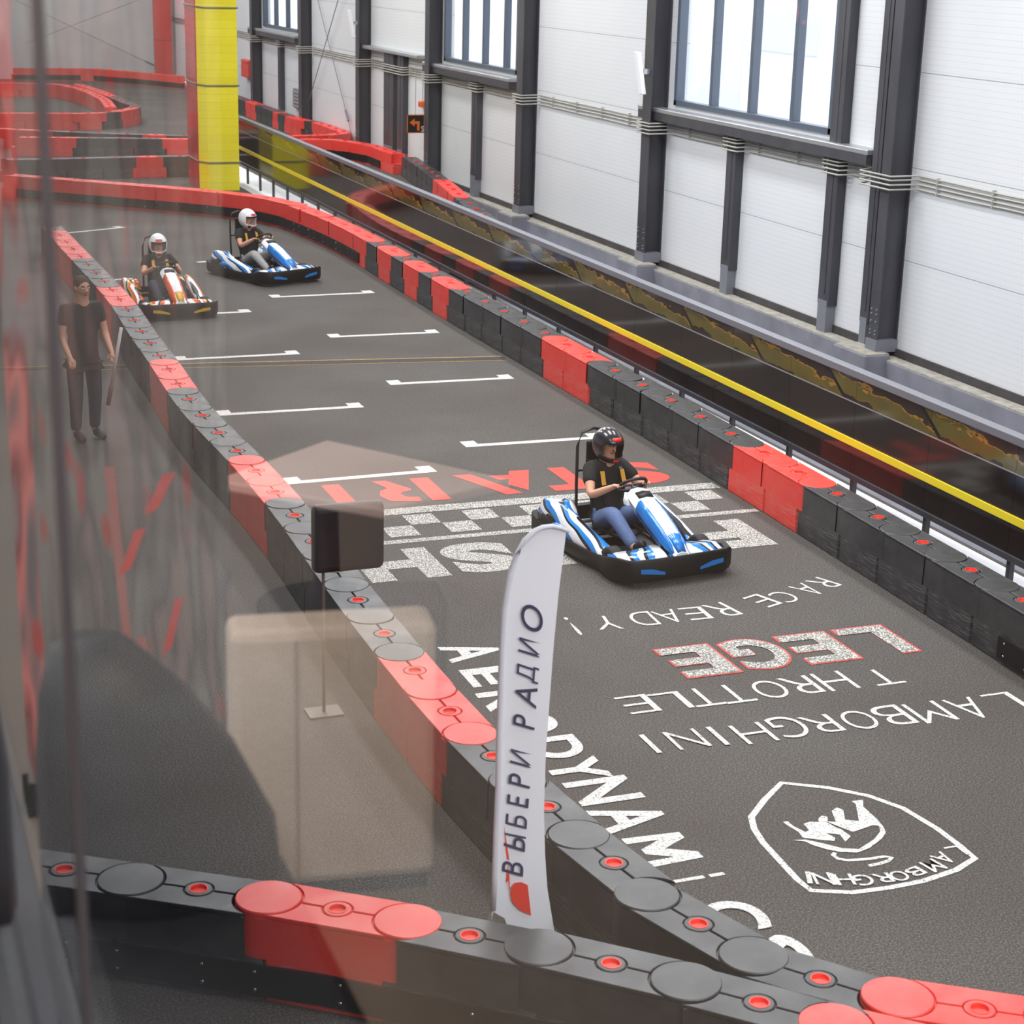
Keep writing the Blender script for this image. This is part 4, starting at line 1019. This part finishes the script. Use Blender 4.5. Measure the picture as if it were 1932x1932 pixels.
        MB().lathe([(.016, -.004), (.018, .006), (.0, .008)], 12, lambda a, b, c: P(.123*1.02+c, a*1.0, b)).build('visor_hinge', BLACK, ho)
        MB().lathe([(.016, -.004), (.018, .006), (.0, .008)], 12, lambda a, b, c: P(-.123*1.02-c, a*1.0, b)).build('visor_hinge', BLACK, ho)
        cb = MB(); cb.loft([[P(*[k*1.03 for k in hp_(a/40, v_)]) for a in range(-2, 3)] for v_ in (.64, .70, .76)], caps=False, closed=False)
        so = cb.build('chin_mark', accent, ho, True).modifiers.new('thickness', 'SOLIDIFY'); so.thickness = .004
    return t
def seated(turn=0.0):
    J = dict(pel=(0, .38, .235), sp=(0, .46, .42), ch=(0, .47, .60), nk=(0, .455, .76), hd=(0, .44, .90), ht=(0, .435, .97))
    for s, k in (('L', 1), ('R', -1)):
        J['s'+s] = (.185*k, .455, .68); J['e'+s] = (.285*k, .24, .50); J['w'+s] = (.185*k, .065, .60); J['g'+s] = (.15*k, -.02, .65)
        J['h'+s] = (.10*k, .34, .22); J['k'+s] = (.215*k, -.06, .40); J['a'+s] = (.17*k, -.42, .17); J['t'+s] = (.17*k, -.52, .235)
    J['face'] = (sin(turn), -cos(turn), -.12)
    return J
def standing(lean=0):
    J = dict(pel=(0, 0, .93), sp=(0, -.01, 1.10), ch=(0, 0, 1.30), nk=(0, -.02, 1.48), hd=(0, -.045, 1.62), ht=(0, -.045, 1.69))
    for s, k in (('L', 1), ('R', -1)):
        J['s'+s] = (.19*k, 0, 1.40); J['e'+s] = (.25*k, -.02, 1.12); J['w'+s] = (.24*k, -.16, .95); J['g'+s] = (.235*k, -.22, .87)
        J['h'+s] = (.10*k, 0, .90); J['k'+s] = (.11*k, -.02, .49); J['a'+s] = (.11*k, .02, .08); J['t'+s] = (.12*k, -.13, .04)
    J['face'] = (0, -1, -.05)
    return J

# ================================================================== karts
TYRE_ME = None
def wheel_meshes():
    mk = lambda w_, r: MB().lathe([(r*.55, -w_/2), (r*.9, -w_/2), (r, -w_/2+.02), (r, w_/2-.02), (r*.9, w_/2), (r*.55, w_/2)], 28, lambda a, b, c: (c, a, b)).mesh('tyre', TYRE, True)
    hub = lambda w_, r: MB().lathe([(0, -w_/2+.015), (r*.56, -w_/2+.015), (r*.56, w_/2-.015), (0, w_/2-.015)], 20, lambda a, b, c: (c, a, b)).mesh('hub', STEEL_MID, False)
    return (mk(.13, .13), hub(.13, .13), mk(.20, .14), hub(.20, .14))
WM = wheel_meshes()
def kart(label, loc, rz, side_mat, accent, accent2, num=None):
    t = empty('racing_kart', loc, rz, label, 'kart')
    # wrap-around bumper
    plan = [(-.50, -.985), (0, -1.0), (.50, -.985), (.60, -.93), (.655, -.78), (.66, -.58), (.62, -.40), (.655, -.20), (.67, .25), (.67, .55), (.665, .80), (.60, .93), (.40, .97), (0, .975), (-.40, .97), (-.60, .93), (-.665, .80), (-.67, .55), (-.67, .25), (-.655, -.20), (-.62, -.40), (-.66, -.58), (-.655, -.78), (-.60, -.93)]
    rings = []
    for i, (x, y) in enumerate(plan):
        a = Vector(plan[i-1]); c = Vector(plan[(i+1) % len(plan)]); d = (c-a).normalized(); n = Vector((d.y, -d.x))   # outward
        front_k = max(0, min(1, (-y-.40)/.4)); rear = max(0, min(1, (y-.6)/.3))
        zt = .165 + .085*front_k + .06*rear; zb = .045
        o1 = Vector((x, y)); i1 = o1 - n*.07; o2_ = o1 - n*.018
        rings.append([(o2_.x, o2_.y, zb), (o1.x, o1.y, zb+.04), (o1.x, o1.y, zt-.02), (o2_.x, o2_.y, zt), (i1.x, i1.y, zt-.01), (i1.x, i1.y, zb)])
    rings.append(rings[0])
    b = MB().loft(rings, caps=False).build('bumper', RUBBER, t, True); smooth_by_angle(b.data, 50)
    for k in (-1, 1):
        st_ = MB(); st_.prism([(.20*k, .10), (.47*k, .135), (.47*k, .175), (.34*k, .165), (.20*k, .125)], -1.004, -.992, lambda x, z, y: (x, y + abs(x)*.03, z)); s_ = st_.build('bumper_sticker', accent2, b)
    # floor pan and frame
    MB().box(-.32, .32, -.72, .30, .045, .06).build('floor_pan', mat('brushed_floor_pan', (60, 60, 64), .4, .6), t)
    fr = MB()
    for k in (-1, 1):
        fr2 = MB().tube([(.30*k, -.90, .09), (.30*k, -.3, .075), (.34*k, .3, .075), (.34*k, .9, .12)], .016, 8); fr2.build('frame_rail', BLACK, t, True)
    MB().tube([(-.42, -.50, .15), (.42, -.50, .15)], .014, 8).build('foot_bar', mat('pale_metal_bar', (206, 204, 196), .4), t, True)
    for k in (-1, 1): MB().box(.12*k-.035, .12*k+.035, -.60, -.585, .07, .20).build('pedal', STEEL_MID, t)
    # side pods
    for k in (-1, 1):
        rg = []
        for y, xi, xo, zb, zt, zi in ((-.52, .40, .585, .10, .175, .19), (-.30, .41, .60, .10, .24, .25), (0, .42, .635, .10, .30, .315), (.30, .43, .645, .11, .36, .38), (.55, .46, .64, .13, .41, .43), (.74, .50, .61, .18, .40, .41), (.82, .53, .58, .24, .36, .36)):
            rg.append([(xi*k, y, zb), (xo*k, y, zb), ((xo+.012)*k, y, (zb+zt)/2), ((xo-.05)*k, y, zt), (((xi+xo)/2-.03)*k, y, zi), (xi*k, y, zi-.03)])
        s_ = MB().loft(rg).build('side_pod', side_mat, t, True, bevel=.0); sm = s_.modifiers.new('sub', 'SUBSURF'); sm.levels = 1; sm.render_levels = 1
        # scoop on the outer face of the pod
        sc = MB(); ellipsoid(sc, (.632*k, .48, .26), (.02, .10, .05), 14, 8); sc.build('pod_intake', BLACK, s_, True)
        wn = MB(); ellipsoid(wn, (.63*k, .30, .22), (.035, .16, .045), 14, 8); wn.build('pod_flare', accent, s_, True)
    # front wings either side of the nose
    for k in (-1, 1):
        rg = []
        for x, yf, yr, z in ((.11, -.95, -.62, .265), (.24, -.95, -.66, .262), (.38, -.94, -.66, .25), (.52, -.90, -.60, .232), (.585, -.82, -.56, .21)):
            rg.append([(x*k, yf, z-.05), (x*k, yf, z-.01), (x*k, (yf+yr)/2, z+.022), (x*k, yr, z), (x*k, yr, z-.05)])
        MB().loft(rg).build('front_wing', side_mat, t, True)
    # nose fairing rising to the steering wheel
    rg = []
    for y, hw, z0, z1 in ((-.97, .085, .22, .265), (-.86, .12, .24, .35), (-.70, .125, .28, .44), (-.50, .13, .36, .53), (-.30, .135, .45, .60), (-.18, .14, .52, .645), (-.12, .12, .55, .645)):
        rg.append([(-hw*.8, y, z0), (hw*.8, y, z0), (hw, y, (z0+z1)/2), (hw*.62, y, z1), (0, y, z1+.012), (-hw*.62, y, z1), (-hw, y, (z0+z1)/2)])
    ns = MB().loft(rg).build('nose_fairing', WHITE_GLOSS, t, True); smooth_by_angle(ns.data, 45)
    for k in (-1, 1):     # coloured flanks on the fairing
        q = MB(); q.loft([[(k*(hw*.86+.006), y, z0+.02), (k*(hw*1.012+.003), y, (z0+z1)/2), (k*(hw*.74+.010), y, z1-.012), (k*(hw*.60), y, z1+.005)] for y, hw, z0, z1 in ((-.955, .088, .22, .267), (-.86, .12, .24, .35), (-.70, .125, .28, .44), (-.50, .13, .36, .53), (-.32, .133, .44, .592))], closed=False, caps=False)
        so = q.build('nose_graphic', accent, ns, True).modifiers.new('t', 'SOLIDIFY'); so.thickness = .006
    q = MB(); q.loft([[(-hw*.55, y, z1+.006), (0, y, z1+.020), (hw*.55, y, z1+.006)] for y, hw, z1 in ((-.965, .086, .266), (-.90, .11, .32), (-.80, .122, .39))], closed=False, caps=False)
    so = q.build('nose_tip_graphic', accent2, ns, True).modifiers.new('t', 'SOLIDIFY'); so.thickness = .006
    q = MB(); q.loft([[(-.085, y, z), (0, y, z+.012), (.085, y, z)] for y, z in ((-.30, .607), (-.22, .64))], closed=False, caps=False)
    so = q.build('dash_screen', BLACK, ns, True).modifiers.new('t', 'SOLIDIFY'); so.thickness = .008
    # steering wheel and column
    c = Vector((0, -.02, .655)); nz = Vector((0, .62, .78)).normalized(); ux = Vector((1, 0, 0)); uy = nz.cross(ux)
    sw = MB().tube([c + ux*.155*cos(2*pi*i/28) + uy*.135*sin(2*pi*i/28) for i in range(28)], .016, 8, True).build('steering_wheel', BLACK, t, True)
    sp_ = MB(); sp_.tube([c - ux*.15, c, c + ux*.15], .012, 6); sp_.build('spoke', STEEL_DARK, sw, True)
    MB().tube([c, (0, -.32, .35), (0, -.62, .12)], .014, 8).build('steering_column', STEEL_DARK, t, True)
    # seat, head restraint hoop and belts
    rg = []
    for y, z, hw, dp in ((.02, .12, .19, .05), (.25, .10, .21, .07), (.46, .14, .21, .10), (.56, .30, .20, .12), (.61, .50, .19, .11), (.64, .66, .16, .06)):
        nn = 9; ring = []
        for i in range(nn):
            a = -1 + 2*i/(nn-1); lift = (abs(a)**2.2)*dp*1.2
            ring.append((hw*a, y - (lift if z > .2 else 0), z + (lift if z <= .2 else 0)))
        rg.append(ring)
    so_ = MB().loft(rg, closed=False, caps=False).build('seat', mat('black_seat_shell', (28, 28, 30), .45), t, True); so = so_.modifiers.new('t', 'SOLIDIFY'); so.thickness = .02
    hoop = [(-.20, .70, .12), (-.20, .72, .5), (-.19, .74, .86), (-.14, .75, .99), (0, .755, 1.02), (.14, .75, .99), (.19, .74, .86), (.20, .72, .5), (.20, .70, .12)]
    MB().tube(hoop, .017, 10).build('roll_hoop', BLACK, t, True)
    MB().box(-.11, .11, .66, .72, .66, .92).build('headrest', RUBBER, t, bevel=.025, seg=3)
    MB().tube([(-.19, .74, .62), (.19, .74, .62)], .012, 8).build('hoop_bar', BLACK, t, True)
    for k in (-1, 1):
        p = [(.11*k, .66, .74), (.105*k, .50, .765), (.115*k, .37, .70), (.12*k, .315, .58), (.10*k, .31, .44), (.05*k, .28, .33)]
        bl = MB().loft([[(x-.02, y-.003, z), (x+.02, y-.003, z), (x+.02, y+.004, z), (x-.02, y+.004, z)] for x, y, z in p]).build('shoulder_belt', BLACK, t)
        pd = MB().loft([[(x-.024, y-.012, z), (x+.024, y-.012, z), (x+.024, y-.004, z), (x-.024, y-.004, z)] for x, y, z in p[2:4]]).build('belt_pad', mat('ochre_webbing', (206, 152, 44), .7), bl)
    # engine cover and rear bodywork
    rg = []
    for y, hw, z0, z1 in ((.46, .14, .12, .30), (.60, .17, .12, .38), (.80, .17, .12, .36), (.92, .14, .14, .27)):
        rg.append([(.40-hw, y, z0), (.40+hw*.7, y, z0), (.40+hw*.7, y, z1-.05), (.40+hw*.4, y, z1), (.40-hw*.7, y, z1), (.40-hw, y, z1-.05)])
    MB().loft(rg).build('engine_cover', side_mat, t, True)
    rg = [[(x-.28, y, z) for x, y, z in q] for q in [[(a-.52, b, c_) for a, b, c_ in r__] for r__ in rg]]
    MB().loft(rg).build('tank_cover', side_mat, t, True)
    MB().tube([(-.52, .62, .15), (.52, .62, .15)], .02, 10).build('rear_axle', STEEL_MID, t, True)
    for x, y, a, b_ in ((-.50, -.52, 0, 1), (.50, -.52, 0, 1), (-.54, .62, 2, 3), (.54, .62, 2, 3)):
        wh = obj('wheel', WM[a], t, (x, y, .13 if a == 0 else .14)); obj('hub', WM[b_], wh)
    return t
WHITE_GLOSS = mat('white_gloss', (238, 239, 242), .2, coat=.4)
BLUE = mat('bright_blue_gloss', (20, 122, 206), .25, coat=.4)
OCHRE = mat('ochre_gloss', (214, 164, 34), .25, coat=.4)
ORG = mat('orange_gloss', (222, 84, 22), .25, coat=.4)
HB_ = (mat('black_helmet_shell', (38, 38, 42), .25, coat=.5), mat('red_emblem', (226, 34, 30), .3), mat('smoke_visor', (16, 16, 18), .08))
HW_ = (mat('white_helmet_shell', (238, 238, 240), .25, coat=.5), mat('red_emblem', (226, 34, 30), .3), mat('smoke_visor', (16, 16, 18), .08))
def racer(label_k, label_p, loc, rz, side, acc, acc2, hel, trousers, turn):
    k = kart(label_k, loc, rz, side, acc, acc2); k.scale = (.87, .90, .95)
    d = figure('driver', label_p, seated(turn), loc, rz, TEE, trousers, helmet=hel); d.scale = (.95, .93, .98)
    return d
racer('blue and white kart nearest the camera on the finish line', 'person in black helmet, black T-shirt and blue jeans driving the nearest kart', (6.38, 13.88, 0), rad(7), BLUE_SIDE, BLUE, BLUE, HB_, JEANS, rad(6))
racer('orange and white kart beside the left-hand barrier', 'person in white helmet and black T-shirt driving the orange kart', (4.48, 26.05, 0), rad(4), ORANGE_SIDE, ORG, OCHRE, HW_, DKJ, rad(-6))
racer('blue and white kart farther off below the red far curve', 'person in pale helmet, dark T-shirt and grey trousers driving the farther blue kart', (6.45, 28.45, 0), rad(22), BLUE_SIDE, BLUE, BLUE, HW_, GREYJ, rad(10))
figure('marshal', 'person in dark T-shirt standing left of the left-hand barrier, holding a pale stick', standing(), (2.38, 19.0, 0), rad(20), TEE, DKJ, hair=mat('brown_hair', (70, 44, 30), .8))
t = empty('marshal_stick', (2.62, 18.72, .62), 0, 'pale stick held by the standing marshal', 'stick')
MB().tube([(0, 0, 0), (.12, -.03, .62)], .018, 8).build('shaft', mat('pale_stick', (196, 190, 186), .6), t, True); MB().tube([(-.04, .01, -.2), (0, 0, 0)], .024, 8).build('grip', BLACK, t, True)
# ================================================================== viewing lounge behind the glass (the camera's side)
GX = .22                       # plane of the observation glass, parallel to the straight
def LM(name, rgb, rough=.7): return mat(name, rgb, rough, noise=(1.5, .08, (1, 1, 1)))
struct(MB().box(-5.2, .16, -5.2, 9.2, 3.0, 3.2).build('floor_lounge', LM('dark_lounge_floor', (112, 100, 90), .5)))
struct(MB().box(-5.2, .30, -5.2, 9.2, 6.4, 6.6).build('ceiling_lounge', LM('dark_lounge_ceiling', (70, 66, 66))))
struct(MB().box(-5.4, -5.2, -5.4, 9.4, 3.0, 6.6).build('wall_lounge_left', LM('grey_lounge_wall', (86, 80, 76))))
struct(MB().box(-5.2, .30, 9.2, 9.4, 3.0, 6.6).build('wall_lounge_end', LM('grey_lounge_wall', (86, 80, 76))))
struct(MB().box(-5.2, .30, -5.4, -5.2, 3.0, 6.6).build('wall_lounge_back', LM('grey_lounge_wall', (86, 80, 76))))
struct(MB().box(.16, .30, -5.2, 9.2, 2.5, 3.22).build('wall_lounge_sill', STEEL_DARK))
# observation glass: clear, mirror-like only as steeply as glass is
g = bpy.data.materials.new('observation_glass'); g.use_nodes = True
nt = g.node_tree; nt.nodes.clear()
o_ = N(nt, 'ShaderNodeOutputMaterial'); tr = N(nt, 'ShaderNodeBsdfTransparent'); gl = N(nt, 'ShaderNodeBsdfGlossy', i_Roughness=0.0)
lw = N(nt, 'ShaderNodeLayerWeight', i_Blend=.5)
f5 = M_(nt, 'POWER', lw.outputs['Facing'], 5.0)
R1 = M_(nt, 'ADD', M_(nt, 'MULTIPLY', f5, .96), .04)
R2 = M_(nt, 'DIVIDE', M_(nt, 'MULTIPLY', R1, 2.0), M_(nt, 'ADD', R1, 1.0))
mx = N(nt, 'ShaderNodeMixShader'); L(nt, R2, mx.inputs[0]); L(nt, tr.outputs[0], mx.inputs[1]); L(nt, gl.outputs[0], mx.inputs[2]); L(nt, mx.outputs[0], o_.inputs[0])
ow = struct(MB().box(GX-.005, GX+.005, 1.985, 2.015, 3.22, 6.4).build('window_4', mat('dark_mullion', (70, 64, 68), .5)))
MB().poly([(GX, -5.2, 3.22), (GX, 1.985, 3.22), (GX, 1.985, 6.4), (GX, -5.2, 6.4)]).build('pane', g, ow)
MB().poly([(GX, 2.015, 3.22), (GX, 9.2, 3.22), (GX, 9.2, 6.4), (GX, 2.015, 6.4)]).build('pane', g, ow)

# low table with pale top and round dark base
t = empty('coffee_table', (-.80, 4.72, 3.2), 0, 'low square table with pale top and round dark base, mirrored in the glass', 'table')
MB().prism([(.32, -.03), (-.08, .30), (-.46, -.24), (-.04, -.42)], .40, .43).build('table_top', mat('pale_table_top', (226, 196, 184), .5), t, bevel=.008)
MB().lathe([(0, 0), (.20, 0), (.20, .03), (.04, .05), (.03, .40)], 28).build('pedestal', mat('dark_table_base', (42, 36, 36), .5), t)
t = empty('magazine_box', (-.86, 4.20, 3.2), rad(10), 'dark brown box with rounded corners standing by the low table, mirrored in the glass', 'box')
MB().box(-.11, .11, -.09, .09, 0, .24).build('body', mat('dark_brown_box', (58, 44, 40), .6), t, bevel=.02)
# beige stool
t = empty('upholstered_bench', (-.41, 3.21, 3.2), rad(8), 'beige upholstered bench, mirrored in the glass left of the barrier', 'bench')
MB().box(.070, .078, -.074, -.069, .05, .55).build('seam', mat('beige_piping', (176, 156, 140), .8), t)
MB().box(-.20, .20, -.07, .05, .03, .57).build('upholstery', mat('beige_fabric', (206, 186, 168), .85, noise=(40, .06, (1, 1, 6))), t, bevel=.02)
MB().box(-.185, .185, -.06, .045, .0, .03).build('plinth', BLACK, t)
# banner with slanting red streaks
m, nt, b = nodes('red_streaked_fabric', .7, .3)
v = COORD(nt, (9, 1, 1.1), (0, rad(-8), 0)); nz_ = NOISE(nt, v, 1.9, 2, .3)
v2 = COORD(nt, (16, 1, 4.2), (0, rad(24), 0)); n2 = NOISE(nt, v2, 1.1, 1)
sxx = N(nt, 'ShaderNodeSeparateXYZ'); L(nt, COORD(nt), sxx.inputs[0])
near_ = M_(nt, 'GREATER_THAN', sxx.outputs[0], .145)
base_ = RAMP(nt, nz_, [(.40, lin((116, 112, 108))), (.52, lin((84, 78, 76))), (.62, lin((122, 104, 100)))])
c = MIX(nt, near_, base_, RAMP(nt, nz_, [(.36, lin((92, 84, 86))), (.47, lin((190, 104, 98))), (.55, lin((120, 52, 50))), (.64, lin((120, 112, 112)))]))
L(nt, MIX(nt, RAMP(nt, n2, [(.63, 0.0), (.72, .9)]), c, lin((160, 46, 40))), b.inputs['Base Color'])
t = empty('roll_up_banner', (-.06, 3.72, 3.2), 0, 'tall banner with slanting red and grey streaks, mirrored at the left of the glass', 'banner')
MB().box(-.26, .19, -.004, .004, .06, 2.9).build('fabric', m, t)
RPR = mat('red_banner_print', (196, 44, 34), .6); PPR = mat('pale_red_banner_print', (160, 92, 84), .6)
for q in DATA['CHEV']: MB().prism(q, -.007, -.0045, lambda x, z, y: (x, y, z)).build('chevron_print', RPR, t)
for q in DATA['CHLONG']: MB().prism(q, -.006, -.0042, lambda x, z, y: (x, y, z)).build('stripe_print', PPR, t); MB().box(-.27, .20, -.05, .05, 0, .06).build('base', STEEL_DARK, t)
# dark armchair back near the glass
t = empty('armchair', (.0, 2.75, 3.2), rad(0), 'dark navy padded chair, mirrored at the lower left of the glass', 'chair')
NAVY = mat('dark_navy_fabric', (13, 15, 22), .6, noise=(5, .3, (1, 1, 1)), bump=(8, .5))
rg = []
for z, w0, w1, d in ((.30, -.20, .20, .16), (.40, -.19, .20, .17), (.55, -.12, .20, .14), (.66, -.04, .19, .11), (.74, .04, .17, .07)):
    rg.append([(w0 + (w1-w0)*(.5+.5*cos(2*pi*k/16)), d*sin(2*pi*k/16), z) for k in range(16)])
MB().loft(rg).build('backrest', NAVY, t, True)
MB().box(-.22, .20, -.55, .12, .12, .32).build('seat', NAVY, t, bevel=.06, seg=4)
for x in (-.18, .16):
    for y in (-.5, .08): MB().box(x-.02, x+.02, y-.02, y+.02, 0, .13).build('leg', BLACK, t)
# timing screen on the far side of the lounge
t = empty('timing_screen', (-2.6, 5.2, 4.78), rad(0), 'wall-hung timing screen with red and green digits, mirrored at the top of the glass', 'screen')
MB().box(-.02, .50, 0, .05, -.02, .62).build('housing', BLACK, t, bevel=.01)
tx = MB(); x = .02
for ch, wl in (('+', .035), ('0', .045), ('.', .014), ('0', .045), ('7', .045)): put_glyph(tx, ch, (x, -.006, .04 if ch != '+' else .06), (1, 0, 0), (0, 0, 1), wl, .075 if ch not in '+.' else (.04 if ch == '+' else .014)); x += wl+.012
put_glyph(tx, '3', (.31, -.006, .04), (1, 0, 0), (0, 0, 1), .045, .075)
tx.build('red_digits', mat('red_led', (230, 70, 90), .5, emit=1.0), t)
tx = MB(); x = .03
for ch in '11215': put_glyph(tx, ch, (x, -.006, .15), (1, 0, 0), (0, 0, 1), .035, .075); x += .05
for i, ch in enumerate('33'): put_glyph(tx, ch, (.31+.055*i, -.006, .15), (1, 0, 0), (0, 0, 1), .045, .075)
tx.build('green_digits', mat('green_led', (30, 220, 130), .5, emit=1.0), t)
def pendant(x, y, e, label):  # unseen pendants added to light the furniture mirrored in the glass
    t = empty('added_pendant', (x, y, 5.9), 0, label, 'lamp', 'added lounge lamps')
    MB().lathe([(.03, .14), (.10, .10), (.16, 0), (.15, 0), (.09, .09), (.02, .12)], 20).build('shade', BLACK, t, True)
    MB().tube([(0, 0, .13), (0, 0, .5)], .006, 6).build('cord', BLACK, t)
    ld = bpy.data.lights.new('fill_light', 'AREA'); ld.shape = 'DISK'; ld.size = .28; ld.energy = e; ld.color = (1, .88, .74)
    lo = bpy.data.objects.new('fill_light', ld); COL.objects.link(lo); lo.parent = t; lo.location = (0, 0, -.01)
pendant(-.55, 1.7, LOUNGE_FILL*4.3, 'added black pendant nearest the glass, lighting the mirrored bench and banner')
pendant(-1.6, 4.4, LOUNGE_FILL, 'added black pendant above the low table, lighting the lounge')
pendant(-2.6, 6.0, LOUNGE_FILL, 'added black pendant lighting the lounge')
pendant(-2.2, 1.5, LOUNGE_FILL, 'added black pendant lighting the lounge')
